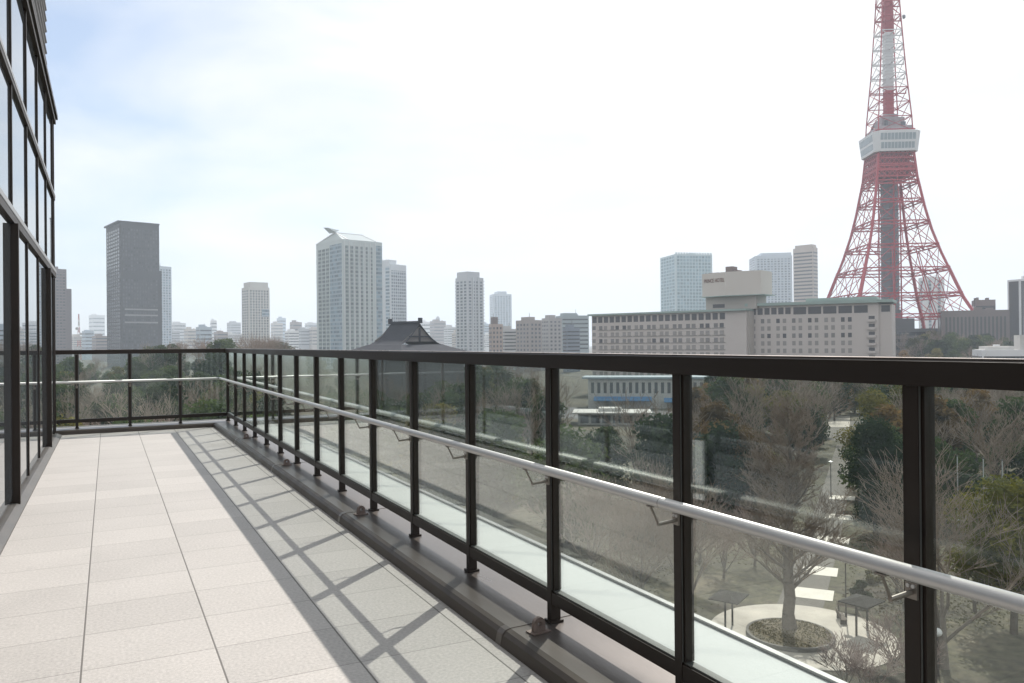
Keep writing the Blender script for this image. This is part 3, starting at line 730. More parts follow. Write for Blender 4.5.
def lamp(u, v, h, lb, globe=True):
    r = thing('park_lamp', lb, 'street lamp', gpt(u, v)); a = MB()
    a.tube((0, 0, -.1), (0, 0, .5), .10, .09, n=8); a.tube((0, 0, .5), (0, 0, h), .06, .045, n=8); a.build('pole', m_dkmetal, r)
    a = MB()
    if globe:
        n = 12
        for i in range(8):
            t0, t1 = math.pi*i/8, math.pi*(i+1)/8
            for j in range(n):
                p0, p1 = 2*math.pi*j/n, 2*math.pi*(j+1)/n
                Q = lambda t_, p_: (.28*math.sin(t_)*math.cos(p_), .28*math.sin(t_)*math.sin(p_), h+.26-.28*math.cos(t_))
                a.face([Q(t0, p0), Q(t0, p1), Q(t1, p1), Q(t1, p0)])
        a.build('globe', m_lamp, r, smooth=True)
    else:
        a.tube((0, 0, h), (0, 0, h+.08), .35, .12, n=10); a.tube((0, 0, h-.22), (0, 0, h-.005), .10, .2, n=10); a.build('lamp_head', m_lamp, r)
lamp(938, 676, 2.6, 'globe lamp on a short post near the pale trunked bare tree')
lamp(831, 497, 5.0, 'park lamp standing by the banded path behind the planter tree', False)
lamp(846, 618, 4.6, 'park lamp standing by the right shelter', False)
lamp(690, 540, 4.4, 'park lamp on the dark lawn left of the brown evergreen', False)
m_pole = mat('pale_pole', (.42, .43, .43), .5)
for i, (u, v) in enumerate(((958, 530), (984, 534), (1003, 537))):
    r = thing('net_pole', ('leftmost', 'middle', 'rightmost')[i]+' of three tall pale poles behind the bright olive evergreen', 'pole', gpt(u, v)); a = MB()
    a.tube((0, 0, -.2), (0, 0, 8.5), .09, .06, n=8); a.build('pole', m_pole, r); a = MB(); a.tube((0, 0, 8.5), (0, 0, 8.6), .10, n=8); a.build('cap', m_dkmetal, r)
a, c = MB(), None
T, C = ev_mb(77, 1.7, 1.9, .22, 1400, 8, .05)
r = thing('round_shrub', 'small round dark clipped shrub on the lawn behind the right shelter', 'shrub', gpt(860, 603)); T.build('stem', m_bark, r); C.build('foliage', m_ev[0], r)
for i, (u, v, lb) in enumerate(((873, 582, 'low clipped olive shrub on the lawn left of the near rail post'),)):
    T, C = ev_mb(80+i, 1.1, 1.8, .2, 900, 7, .05); r = thing('low_shrub', lb, 'shrub', gpt(u, v)); T.build('stem', m_bark, r); C.build('foliage', m_ev[(1, 0, 1)[i]], r)

# low pavilion with white flat roof, and the long pale wing with a blue awning (both seen through the glass)
m_white = mat('white_render', (.50, .49, .47), .8, 0, .08, .6)
m_dkglass = mat('dark_window', (.025, .030, .036), .15)
m_blue = mat('blue_awning', (.08, .21, .40), .7)
def face_dir(u): d = ray(u, 345); return math.atan2(d.y, d.x)-math.pi/2
c = ground(612, 425); r = thing('park_pavilion', 'low flat white roofed pavilion among trees seen through the glass', 'building', (c.x, c.y, GZ), face_dir(612))
a = MB(); a.box(-9, 9, 0, 9, -.3, 3.0); a.build('wall', m_podium, r)
a = MB(); a.box(-10.5, 10.5, -1.6, 10.5, 3.005, 3.4); a.box(-3.5, 2.5, 2, 7, 3.4, 4.3); a.build('roof', m_white, r)
for i in range(6): a = MB(); a.box(-8.4+2.9*i, -6.2+2.9*i, -.05, .05, .5, 2.5); a.build('window', m_dkglass, r)
m_wingw = mat('wing_window', (.09, .10, .11), .3)
c = at_depth(645, 345, 262); r = thing('pale_wing', 'long low pale wing with blue awning in front of the hotel', 'building', (c.x, c.y, GZ), face_dir(645))
a = MB(); a.box(-19, 20, 0, 12, -.3, 9.8); a.build('wall', m_white, r)
a = MB(); a.box(-21, 22, -1, 13, 9.81, 10.4); a.build('roof', mat('blue_grey_roof', (.25, .31, .35), .7), r)
for i in range(18): a = MB(); a.box(-18+2.1*i, -17.0+2.1*i, -.08, .05, 5.0, 8.6); a.build('window', m_wingw, r)
a = MB(); a.prism([(-3.2, 2.6), (0, 3.8), (0, 3.9), (-3.2, 2.75)], 'x', -17, 2); a.build('awning', m_blue, r)
a = MB(); a.prism([(-3.2, 2.2), (0, 3.4), (0, 3.5), (-3.2, 2.35)], 'x', 6, 15); a.build('awning', m_blue, r)

# ------------------------------------------------------------------ temple hall with hip-and-gable roof
m_tile = mat('temple_roof_tile', (.050, .053, .062), .95, 0, .15, .6, .3, 3, spec=.08)
m_plaster = mat('gable_plaster', (.16, .15, .145), .9)
TD = 235.0; tc_ = at_depth(409, 345, TD)
r = thing('temple_hall', 'large temple hall with dark tiled hip and gable roof behind the railing', 'temple', (tc_.x, tc_.y, GZ), -YAW+R(-38))
px = TD/F
def temple():
    # local x along the ridge; z above ground
    zr_ = 21.3+(345-322)*px; ze = zr_-6.3; zb = 21.3+(345-351.5)*px
    a = MB(); xr = 4.6; ye = 8.6
    # upper gable: curved slopes
    N = 8
    def prof(t): return (ye*t, zr_-(zr_-ze)*(1-(1-t)**1.55)*1.0)
    for sgn in (-1, 1):
        for i in range(N):
            y0, z0 = prof(i/N); y1, z1 = prof((i+1)/N)
            xa, xb = xr+.9*i/N, xr+.9*(i+1)/N
            a.face([(-xa-3.2, sgn*y0, z0), (xa, sgn*y0, z0), (xb, sgn*y1, z1), (-xb-3.2, sgn*y1, z1)])
    # lower hipped skirt flaring outwards
    M = 6; X0, Y0_, X1, Y1_ = xr+1.0, ye, xr+9.3, ye+7.5
    def ring(t):
        q = 1-(1-t)**1.5
        return (X0+(X1-X0)*t, Y0_+(Y1_-Y0_)*t, ze+.05-(ze-zb)*q)
    for i in range(M):
        A, B = ring(i/M), ring((i+1)/M)
        for s1, s2, s3, s4 in (((-1, -1), (1, -1), 0, 0), ((1, -1), (1, 1), 0, 0), ((1, 1), (-1, 1), 0, 0), ((-1, 1), (-1, -1), 0, 0)):
            off = lambda sx: -3.2 if sx < 0 else 0
            a.face([(A[0]*s1[0]+off(s1[0]), A[1]*s1[1], A[2]), (A[0]*s2[0]+off(s2[0]), A[1]*s2[1], A[2]), (B[0]*s2[0]+off(s2[0]), B[1]*s2[1], B[2]), (B[0]*s1[0]+off(s1[0]), B[1]*s1[1], B[2])])
    a.build('roof', m_tile, r)
    b_ = MB()
    b_.face([(xr-.3, -ye*.82, ze+.9), (xr-.3, ye*.82, ze+.9), (xr-.3, 0, zr_-1.0)]); b_.build('gable', m_plaster, r); b_ = MB(); b_.face([(-xr-2.9, -ye*.82, ze+1.1), (-xr-2.9, ye*.82, ze+1.1), (-xr-2.9, 0, zr_-1.0)])
    b_.build('gable', m_plaster, r)
    g_ = MB(); g_.box(xr-.28, xr+.05, -ye*.5, ye*.5, ze+2.2, ze+2.6); g_.box(xr-.28, xr+.05, -.25, .25, ze+.9, zr_-1.3); g_.build('gable_beam', m_tile, r)
    d_ = MB(); d_.box(-xr-3.4, xr+.2, -.45, .45, zr_+.01, zr_+.7); d_.box(xr-.2, xr+.5, -.6, .6, zr_+.01, zr_+1.6); d_.box(-xr-3.7, -xr-3.0, -.6, .6, zr_+.01, zr_+1.6); d_.build('ridge', m_tile, r)
    w_ = MB(); w_.box(-xr-9, xr+6, -ye-4, ye+4, -.5, zb+.5); w_.build('wall', m_plaster, r)
temple()

# ------------------------------------------------------------------ city buildings
def corner_building(name, label, cat, d, xl, xc, xr, ytop, th, group=None, dp=None, ybase=345):
    """empty at the nearest corner: local x runs along the right face, local y along the left face; returns root, w, depth, height"""
    tht = R(th)-math.atan((xc-512)/F); p = at_depth(xc, 345, d); zt = (at_depth(xc, ytop, d)).z
    cx = d*(xc-512)/F; ur, ul = (xr-512)/F, (xl-512)/F
    w = (ur*d-cx)/(math.cos(tht)-ur*math.sin(tht))
    if dp is None: dp = (ul*d-cx)/(-math.sin(tht)-ul*math.cos(tht))
    z0 = min(gh(p.x, p.y), GZ)
    r = thing(name, label, cat, (p.x, p.y, z0), -YAW+tht, group)
    return r, w, dp, zt-z0
def strips(r, w, dp, h, nR, nL, m, z0=0, z1=None, fill=.62, proud=.12, margin=.04, nm='window_strip'):
    z1 = h*.97 if z1 is None else z1
    for i in range(nR):
        c0 = w*margin+(w*(1-2*margin))*i/nR; s = w*(1-2*margin)/nR
        a = MB(); a.box(c0+s*(1-fill)/2, c0+s*(1+fill)/2, -proud, .2, z0, z1); a.build(nm, m, r)
    for i in range(nL):
        c0 = dp*margin+(dp*(1-2*margin))*i/nL; s = dp*(1-2*margin)/nL
        a = MB(); a.box(-proud, .2, c0+s*(1-fill)/2, c0+s*(1+fill)/2, z0, z1); a.build(nm, m, r)
def bands(r, w, dp, h, n, m, z0, z1, fill=.5, proud=.12, left=True, nm='window_band', x0=.03, x1=.97):
    for i in range(n):
        za = z0+(z1-z0)*(i+.5-fill/2)/n; zb = z0+(z1-z0)*(i+.5+fill/2)/n
        a = MB(); a.box(w*x0, w*x1, -proud, .2, za, zb)
        if left: a.box(-proud, .2, dp*.04, dp*.96, za, zb)
        a.build(nm, m, r)
def walls(r, w, dp, h, m, extra=None):
    a = MB(); a.box(0, w, 0, dp, -1, h)
    rr = random.Random(int(w*100+h*10))
    for i in range(rr.choice((2, 3, 4))):
        x, y = rr.uniform(.08, .8)*w, rr.uniform(.08, .8)*dp; b_ = MB(); b_.box(x, x+w*rr.uniform(.06, .14), y, y+dp*.12, h+.02, h+rr.uniform(1.0, 2.2)); b_.build('rooftop_unit', m, r)
    if rr.random() < .5:
        b_ = MB(); x, y = rr.uniform(.2, .8)*w, rr.uniform(.2, .8)*dp; b_.tube((x, y, h), (x, y, h+rr.uniform(4, 8)), .25, .12, n=5); b_.build('aerial', m_dkmetal, r)
    return a.build('wall', m, r)
def hut(r, w, dp, h, x0, x1, y0, y1, hh, m, nm='roof_hut'):
    a = MB(); a.box(w*x0, w*x1, dp*y0, dp*y1, h+.01, h+hh); return a.build(nm, m, r)
def wm(name, c, n=.06): return mat(name, c, .75, 0, n, .08)

# dark office tower
m_dk = wm('dark_brown_cladding', (.030, .026, .028)); g_dk = stripmat('dark_tower_panes', (.06, .062, .068), (.026, .024, .026), 3.7, .55, .2, vary=.75)
r, w, dp, h = corner_building('office_tower', 'tall dark brown office tower with an overhanging flat roof', 'building', 800, 107, 121, 160, 222, 14)
walls(r, w, dp, h, m_dk); strips(r, w, dp, h, 13, 6, g_dk, 5, h*.965, .6, .15)
a = MB(); a.box(-w*.06, w*1.01, -.5, dp, h+.01, h+1.6); a.build('roof', m_dk, r)
a = MB(); a.box(w*.62, w*.72, dp*.3, dp*.6, h+1.61, h+4); a.build('roof_hut', m_dk, r)
a = MB(); a.box(0, w*1.0, -.35, .1, h*.615, h*.66); a.build('plant_band', mat('plant_louvre', (.025, .023, .024), .6), r)
for z in (.36, .40, .31): 
    a = MB(); a.box(w*.1, w*.95, -.28, .1, h*z, h*z+1.5); a.build('pale_stripe', mat('pale_band', (.24, .24, .25), .5), r)  # paler horizontal bands across the right face
a = MB(); a.box(w*1.001, w*1.06, dp*.0, dp*.9, -1, h*.68); a.build('wing', m_dk, r)
# pale tower behind it
m_pl = wm('pale_blue_cladding', (.48, .53, .58)); g_bl = stripmat('blue_panes', (.20, .27, .33), (.44, .49, .54), 3.8, .6)
r, w, dp, h = corner_building('office_tower', 'pale blue slim tower rising behind the dark brown office tower', 'building', 1150, 150, 160, 172, 266, 30)
walls(r, w, dp, h, m_pl); strips(r, w, dp, h, 4, 3, g_bl, 3)
# reddish towers by the mullion
m_rd = wm('reddish_cladding', (.15, .115, .11)); g_rd = stripmat('reddish_panes', (.10, .09, .09), (.16, .12, .115), 3.5, .5)
r, w, dp, h = corner_building('slim_tower', 'reddish grey slim stepped tower beside the glass building edge', 'building', 900, 38, 42, 67, 268, 12)
walls(r, w, dp, h, m_rd); strips(r, w, dp, h, 7, 2, g_rd, 3); a = MB(); a.box(w*1.001, w*1.22, dp*.1, dp*.9, -1, h*.80); a.build('wing', m_rd, r)
a = MB(); a.box(w*.2, w*.7, dp*.2, dp*.8, h+.01, h+3); a.build('roof_hut', m_rd, r)
# pale stepped residential tower
m_cr = wm('cream_cladding', (.58, .57, .54)); g_cr = stripmat('residential_panes', (.17, .195, .22), (.52, .51, .49), 3.1, .55, vary=.6)
r, w, dp, h = corner_building('residential_tower', 'pale residential tower with a stepped top left of the central tower', 'building', 900, 242, 249, 270, 287, 20)
walls(r, w, dp, h, m_cr); strips(r, w, dp, h, 7, 3, g_cr, 3, None, .55); hut(r, w, dp, h, .08, .95, .05, .95, 6.0, m_cr, 'upper_storeys')
a = MB(); a.box(w*.62, w*.97, -.4, .1, h*.62, h*.72); a.build('dark_panel', g_bl, r)
# central twin roofed tower
m_cpier = wm('pale_pier', (.62, .64, .64)); m_ct = wm('pale_green_grey_cladding', (.48, .53, .53)); g_ct = stripmat('green_grey_panes', (.13, .165, .17), (.28, .32, .32), 3.6, .58, vary=.45); g_ct2 = stripmat('blue_corner_panes', (.16, .23, .28), (.26, .32, .36), 3.6, .6)
r, w, dp, h = corner_building('hotel_tower', 'tall pale green grey tower with sloped glass roof wedges at the centre', 'building', 700, 317, 343, 383, 239, 28)
walls(r, w, dp, h, m_ct)
strips(r, w*.82, dp, h, 6, 0, g_ct, 3, h*.955, .58, .25, .06)
a = MB(); a.box(w*.84, w*.985, -.2, .2, 3, h*.97); a.build('window_strip', g_ct2, r)
a = MB(); a.box(-.2, .2, dp*.02, dp*.46, 3, h*.97); a.build('window_strip', g_ct2, r)
for i in range(3): a = MB(); a.box(-.25, .2, dp*(.50+.15*i), dp*(.61+.15*i), 3, h*.95); a.build('window_strip', g_ct, r)
for i in range(7): a = MB(); a.box(w*(.045+.128*i)-.3, w*(.045+.128*i)+.3, -.6, -.26, 3, h*.99); a.build('pier', m_cpier, r)
# roof: long wedge along the right face and a tilted fin
a = MB(); hh = 7.6
a.v += [(w*.12, 0, h+.05), (w*.86, 0, h+.05), (w*.86, dp*.8, h+.05), (w*.12, dp*.8, h+.05), (w*.04, dp*.32, h+hh), (w*.72, dp*.32, h+hh)]
a.f += [(0, 1, 5, 4), (1, 2, 5), (2, 3, 4, 5), (3, 0, 4), (3, 2, 1, 0)]; a.m += [0]*5
a.build('roof', mat('slate_blue_roof', (.24, .29, .31), .7), r)
a = MB(); a.v += [(0, 0, h+.06), (0, dp, h+.06), (w*.1, dp, h+.06), (w*.1, 0, h+.06), (w*.04, dp*.30, h+hh*.98), (w*.08, dp*.30, h+hh*.98)]
a.f += [(0, 1, 4), (1, 2, 5, 4), (2, 3, 5), (3, 0, 4, 5), (3, 2, 1, 0)]; a.m += [0]*5; a.build('roof', m_ct, r)
a = MB(); a.bar((w*.12, -.3, h), (w*.04, dp*.32, h+hh), 1.1); a.bar((w*.04, dp*.32, h+hh), (w*.72, dp*.32, h+hh), .8); a.bar((w*.72, dp*.32, h+hh), (w*.86, -.3, h), .8); a.bar((0, dp, h), (w*.03, dp*.32, h+hh), .8); a.build('roof_edge', mat('white_edge', (.7, .7, .7), .6), r)
a = MB(); a.v += [(w*.02, dp*.25, h+hh), (w*.02, dp*.5, h+hh), (-w*.10, dp*.55, h+hh+5.5), (-w*.12, dp*.35, h+hh+4.2), (w*.10, dp*.25, h+hh+2.0), (w*.10, dp*.5, h+hh+2.0)]
a.f += [(0, 1, 2, 3), (3, 2, 5, 4), (0, 3, 4), (1, 5, 2), (0, 4, 5, 1)]; a.m += [0]*5; a.build('fin', m_ct, r)
# grey tower beside it
m_gr = wm('light_grey_cladding', (.54, .57, .60)); g_gr = stripmat('grey_grid_panes', (.17, .20, .24), (.42, .45, .48), 3.5, .6)
r, w, dp, h = corner_building('office_tower', 'light grey gridded tower directly right of the central tower', 'building', 850, 372, 391, 407, 264, 40)
walls(r, w, dp, h, m_gr); strips(r, w, dp, h, 7, 0, g_gr, 3, h*.94, .75); a = MB(); a.box(-.2, .1, dp*.05, dp*.25, 3, h*.98); a.build('window_strip', g_bl, r)
hut(r, w, dp, h, .0, .5, .1, .8, 5, m_gr)
# balcony tower
m_bt = wm('balcony_tower_cladding', (.46, .48, .51)); g_bt = stripmat('balcony_panes', (.14, .165, .19), (.44, .46, .49), 3.1, .62, vary=.5)
r, w, dp, h = corner_building('residential_tower', 'grey residential tower with balconies sticking out at both edges', 'building', 760, 456, 468, 484, 277, 38)
walls(r, w, dp, h, m_bt); strips(r, w, dp, h, 4, 3, g_bt, 3, h*.97, .6); hut(r, w, dp, h, .02, .8, .05, .9, 5.5, m_bt)
fl_n = 26
proto_b = None
for i in range(fl_n):
    z = h*.06+(h*.93)*i/fl_n
    for (x0, x1, y0, y1) in ((w, w+1.7, 0.5, dp*.6), (.5, w*.25, dp, dp+1.7)):
        a = MB(); a.box(x0+.01, x1, y0, y1, z, z+.9) if x0 == w else a.box(x0, x1, y0+.01, y1, z, z+.9); a.build('balcony', m_bt, r)
for x in (.33, .66): a = MB(); a.box(w*x-.5, w*x+.5, -.9, -.13, 3, h); a.build('pier', m_gr, r)
# far pale tower
r, w, dp, h = corner_building('far_tower', 'hazy pale blue tower farther away right of the balcony tower', 'building', 1700, 490, 494, 512, 294, 12)
walls(r, w, dp, h, m_pl); strips(r, w, dp, h, 6, 1, g_bl, 3); hut(r, w, dp, h, .25, .75, .1, .9, 6, m_pl)
# towers behind the hotel
m_tb = wm('pale_teal_cladding', (.48, .57, .60)); g_tb = stripmat('teal_panes', (.22, .33, .38), (.38, .48, .52), 3.8, .66, vary=.3)
r, w, dp, h = corner_building('glass_tower', 'blue glass tower behind the left part of the hotel', 'building', 900, 661, 676, 713, 254, 24)
walls(r, w, dp, h, m_tb); strips(r, w, dp, h, 11, 5, g_tb, 3, h*.985, .8)
a = MB()
for i in range(14): a.box(w*(i+.2)/14, w*(i+.8)/14, .2, 1, h+.01, h+2)
a.build('roof_comb', m_tb, r)
r, w, dp, h = corner_building('residential_tower', 'pale blue grey gridded tower behind the rooftop sign box', 'building', 1000, 750, 756, 793, 256, 10)
walls(r, w, dp, h, m_pl); strips(r, w, dp, h, 10, 2, stripmat('pale_grid_panes', (.19, .23, .29), (.46, .50, .54), 3.2, .55), 3, h*.97, .62); hut(r, w, dp, h, .18, 1, .1, .9, 4, m_pl)
m_bs = wm('beige_cladding', (.50, .45, .42)); g_bs = stripmat('beige_tower_panes', (.12, .12, .13), (.36, .32, .30), 3.2, .5)
r, w, dp, h = corner_building('residential_tower', 'beige banded residential tower left of the lattice tower', 'building', 800, 794, 814, 818.5, 247, 66, dp=None)
walls(r, w, dp, h, m_bs); bands(r, w, dp, h, 30, mat('beige_band_glass', (.12, .125, .135), .3), 4, h*.97, .42); hut(r, w, dp, h, .0, .9, .05, .9, 3, m_bs)
# white tower seen through the lattice legs
m_wt = wm('white_cladding', (.66, .67, .69))
r, w, dp, h = corner_building('residential_tower', 'white tower seen between the legs of the lattice tower', 'building', 760, 919, 925, 945, 277, 20)
walls(r, w, dp, h, m_wt); strips(r, w, dp, h, 2, 1, g_gr, 3, h*.96, .3)
# right edge buildings
r, w, dp, h = corner_building('slab_building', 'white slab building with dark side at the right edge', 'building', 480, 1008, 1021, 1034, 279, 50)
walls(r, w, dp, h, m_wt); strips(r, w, dp, h, 6, 1, mat('dark_slats', (.06, .06, .065), .5), 3, h*.98, .8)
m_br = wm('brown_cladding', (.17, .14, .135))
r, w, dp, h = corner_building('brown_block', 'brown flat block on the slope right of the lattice tower', 'building', 520, 972, 976, 996, 300, 10)
walls(r, w, dp, h, m_br); bands(r, w, dp, h, 4, m_dkglass, h*.5, h*.95, .4)
r, w, dp, h = corner_building('low_brown_block', 'long low brown block below the feet of the lattice tower', 'building', 500, 938, 942, 1010, 311, 8)
walls(r, w, dp, h, m_br); strips(r, w, dp, h, 16, 1, mat('brown_panes', (.05, .048, .05), .3), 3, h*.9, .5)
r, w, dp, h = corner_building('white_low_building', 'low white flat roofed building above the railing at right', 'building', 270, 972, 982, 1046, 350, 12)
walls(r, w, dp, h, m_wt); bands(r, w, dp, h, 3, m_dkglass, h*.4, h*.94, .35); hut(r, w, dp, h, .08, .55, .2, .8, 1.2, m_white); a = MB(); a.box(w*.62, w*.9, dp*.1, dp*.6, h+.01, h+5); a.build('stair_tower', m_white, r)

# mid-distance blocks right of the balcony tower
blocks = [
 ('pink_block', 'pinkish block with a dark rooftop box beside the far pale tower', 560, 489, 492, 503, 324, 12, (.36, .29, .26), 0),
 ('banded_block', 'pale banded low block between pink block and tan slab', 640, 500, 504, 517, 329, 12, (.40, .40, .40), 1),
 ('tan_slab', 'two toned grey and tan slab block left of the hotel', 600, 516, 530, 542, 320, 40, (.30, .27, .26), 2),
 ('pale_slab', 'pale slab block with stepped roof left of the glass roofed hall', 640, 542, 549, 562, 318, 30, (.34, .33, .33), 2),
 ('glass_roofed_hall', 'blue grey hall with flat glass roof just left of the hotel', 760, 556, 562, 589, 315.5, 15, (.26, .31, .33), 1),
 ('blue_block', 'small bluish block in front of the glass roofed hall', 560, 563, 567, 580, 328, 16, (.17, .20, .25), 1),
]
for nm, lb, d, xl, xc, xr, yt, th, c, st in blocks:
    r, w, dp, h = corner_building(nm, lb, 'building', d, xl, xc, xr, yt, th); m = wm(nm+'_wall', c)
    walls(r, w, dp, h, m)
    if st == 1: bands(r, w, dp, h, 8, m_dkglass, h*.3, h*.96, .35)
    else: strips(r, w, dp, h, 3, 4, stripmat(nm+'_panes', (.10, .11, .125), tuple(x*.95 for x in c), 3.2, .5), 3, h*.94, .5)
    hut(r, w, dp, h, .1, .6, .15, .7, 5 if st == 0 else 2.5, m_br if st == 0 else m)
# hazy low-rise skyline
rg = random.Random(21)
zones = [(58, 106, 'between glass building edge and dark office tower', [(60, 70, 340), (70, 84, 336), (82, 94, 331), (89, 105, 315), (92, 108, 336)]),
 (163, 241, 'between dark office tower and stepped pale tower', [(163, 180, 331), (170, 186, 323), (184, 198, 329), (196, 212, 327), (210.5, 217, 320.5), (214, 228, 332), (227, 241, 322.5), (220, 243, 334)]),
 (270, 317, 'between stepped pale tower and central tower', [(271, 283, 323), (277, 286, 318), (285, 299, 331), (290, 302, 322), (298, 310, 329), (305, 318, 323), (309, 322, 328)]),
 (407, 455, 'between grey gridded tower and balcony tower', [(404, 420, 326), (418, 432, 322), (430, 446, 321), (436, 440, 317.5), (444, 457, 327), (452, 462, 333)]),
 (484, 492, 'around the foot of the balcony tower', [(483, 490, 324), (484, 493, 334)])]
cols = [('pale grey', (.40, .40, .40)), ('tan', (.33, .29, .25)), ('bluish', (.28, .33, .38)), ('white', (.5, .5, .5)), ('brownish', (.19, .15, .135)), ('mid grey', (.25, .25, .26))]
cm_ = {n: wm(n.replace(' ', '_')+'_lowrise', c) for n, c in [(n, tuple(x*1.35 for x in c)) for n, c in cols]}
ordn = ['leftmost', 'second from left', 'third from left', 'fourth from left', 'fifth from left', 'sixth from left', 'seventh from left', 'eighth from left']
ci = 0
for x0, x1, zn, lst in zones:
    for i, (a_, b_, yt) in enumerate(lst):
        cn = cols[ci % 6][0]; ci += 1
        d = rg.uniform(1000, 1700) if yt > 326 else rg.uniform(1700, 2700)
        r, w, dp, h = corner_building('lowrise_block', cn+' hazy block, '+ordn[i]+' '+zn, 'building', d, a_, a_+(b_-a_)*.25, b_, yt, 22, 'hazy low blocks on the skyline')
        walls(r, w, dp, h, cm_[cn]); nb = rg.choice((5, 6, 7)); bands(r, w, dp, h, nb, m_dkglass, h*.35, h*.96, .32)
        hut(r, w, dp, h, .15, rg.uniform(.4, .7), .2, .8, rg.uniform(2, 5), cm_[cn])
# red and white mast
p = at_depth(79, 345, 900); zt = at_depth(79, 314, 900).z
r = thing('radio_mast', 'thin red and white radio mast left of the dark office tower', 'mast', (p.x, p.y, GZ)); hgt = zt-GZ
m_red = mat('mast_red', (.42, .06, .04), .6)
for i in range(8):
    a = MB(); z0, z1 = hgt*i/8, hgt*(i+1)/8; w0, w1 = 2.2*(1-i/9), 2.2*(1-(i+1)/9)
    for sx_, sy_ in ((-1, -1), (1, -1), (1, 1), (-1, 1)): a.bar((sx_*w0, sy_*w0, z0), (sx_*w1, sy_*w1, z1), .45)
    a.bar((-w0, -w0, z0), (w1, -w1, z1), .35); a.bar((w0, -w0, z0), (-w1, -w1, z1), .35); a.bar((-w0, -w0, z0), (-w1, w1, z1), .35)
    a.build('mast_section', m_red if i % 2 else m_white, r)
a = MB(); a.tube((-2, -1, hgt*.72), (-2, -2, hgt*.72), 1.6, n=10); a.tube((2, -1, hgt*.62), (2, -2, hgt*.62), 1.4, n=10); a.build('dish', m_white, r)

# ------------------------------------------------------------------ hotel
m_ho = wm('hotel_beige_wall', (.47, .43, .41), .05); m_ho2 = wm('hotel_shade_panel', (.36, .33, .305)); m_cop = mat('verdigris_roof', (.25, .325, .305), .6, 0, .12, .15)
m_sill2 = mat('hotel_window_sill', (.16, .15, .14), .7)
h0 = gh(*at_depth(745, 345, 290).xy)
def wing_frame(u0, d0, u1, d1):
    p, q = at_depth(u0, 345, d0), at_depth(u1, 345, d1); return Vector((p.x, p.y, 0)), Vector((q.x, q.y, 0))
A, B = wing_frame(592, 345, 746.5, 298)
root = thing('long_hotel', 'long beige hotel with green eaves and rooftop sign box', 'hotel', (A.x, A.y, GZ), math.atan2((B-A).y, (B-A).x))
Lw = (B-A).length; zt = at_depth(746, 310.5, 298).z-GZ
a = MB(); a.box(0, Lw, 0, 16, -1, zt); 
C_, D_ = wing_frame(748.5, 303, 879, 280)
inv = Matrix.Rotation(-root.rotation_euler.z, 3, 'Z')
def loc(p): q = inv @ (p-Vector((A.x, A.y, 0))); return q
c_, d_ = loc(C_), loc(D_)
a.build('wall', m_ho, root)
ang2 = math.atan2((d_-c_).y, (d_-c_).x); L2 = (d_-c_).length
zt2 = at_depth(879, 302.5, 280).z-GZ
def rotbox(mb, x0, x1, y0, y1, z0, z1):
    n = len(mb.v); mb.box(x0, x1, y0, y1, z0, z1)
    for i in range(n, len(mb.v)):
        v = mb.v[i]; mb.v[i] = (c_.x+v[0]*math.cos(ang2)-v[1]*math.sin(ang2), c_.y+v[0]*math.sin(ang2)+v[1]*math.cos(ang2), v[2])
a = MB(); rotbox(a, -1.5, L2, 0, 15, -1, zt2); a.build('wall', m_ho, root)
EXT = 4.2
a = MB(); rotbox(a, L2+.01, L2+EXT, .6, 15, -1, zt2-.6); a.build('end_wall', m_ho, root)
a = MB(); a.box(-1.3, Lw+.6, -1.4, 17, zt+.01, zt+.75); a.build('roof', m_cop, root)
a = MB(); rotbox(a, -1.0, L2+EXT+.5, -1.3, 16, zt2+.01, zt2+1.1); rotbox(a, L2*.45, L2*.98, 3, 14, zt2+1.1, zt2+2.4); a.build('roof', m_cop, root)
# windows: a tall dark one per bay in the top row, pairs below
rows = [zt-6.15-2.82*i for i in range(10)]
cnt = 0; rest = MB()
def add_win(boxer, x0, x1, z0, z1, first):
    global cnt
    if first and cnt < 98:
        m = MB(); boxer(m, x0, x1, -.06, .3, z0, z1); m.build('window', rgw.choice(WM), root); cnt += 1
    else: boxer(rest, x0, x1, -.06, .3, z0, z1)
rgw = random.Random(3)
WM = [mat('hotel_window_dark', (.055, .055, .062), .3), mat('hotel_window_mid', (.15, .143, .143), .3), mat('hotel_window_curtain', (.24, .225, .215), .4), mat('hotel_window_grey', (.18, .172, .17), .35)]
bxA = lambda m, *q: m.box(*q)
Lu = Lw*.885; NB = 21; s = Lu/NB
for i in range(NB):
    m = MB(); m.box(i*s+s*.14, i*s+s*.86, -.06, .3, zt-3.1, zt-.55); m.build('upper_window', WM[0], root)
sills = MB()
for j, z in enumerate(rows):
    for i in range(NB):
        xo = i*s+(s*.30 if i % 2 else s*.12)
        add_win(bxA, xo, xo+s*.56, z, z+1.65, j in (0, 2))
    for i in range(0, NB-1, 2):
        sills.box((i+1)*s-s*.9+s, (i+1)*s+s*.9+s, -.28, -.061, z-.25, z-.1) if i+2 < NB else None
for i in range(6):
    m = MB(); rotbox(m, 1.0+i*2.55, 2.9+i*2.55, -.06, .3, zt2-3.3, zt2-.8); m.build('upper_window', WM[0], root)
xw = 1.0+6*2.55
for i in range(5):
    ww = (L2*.93-xw)/5; m = MB(); rotbox(m, xw+i*ww+.35, xw+(i+1)*ww-.35, -.06, .3, zt2-3.5, zt2-.8); m.build('upper_window', WM[0], root)
bxB = lambda m, *q: rotbox(m, *q)
rows2 = [zt2-6.6-2.82*i for i in range(10)]
for j, z in enumerate(rows2):
    for i in range(13):
        xo = 1.4+i*(L2*.84-1.4)/13+(0.5 if i % 2 else 0)
        add_win(bxB, xo, xo+1.25, z, z+1.65, j in (0, 2))
tag(rest.build('window_rows', WM[2], root), kind='stuff')
sills.build('window_ledge', m_sill2, root)
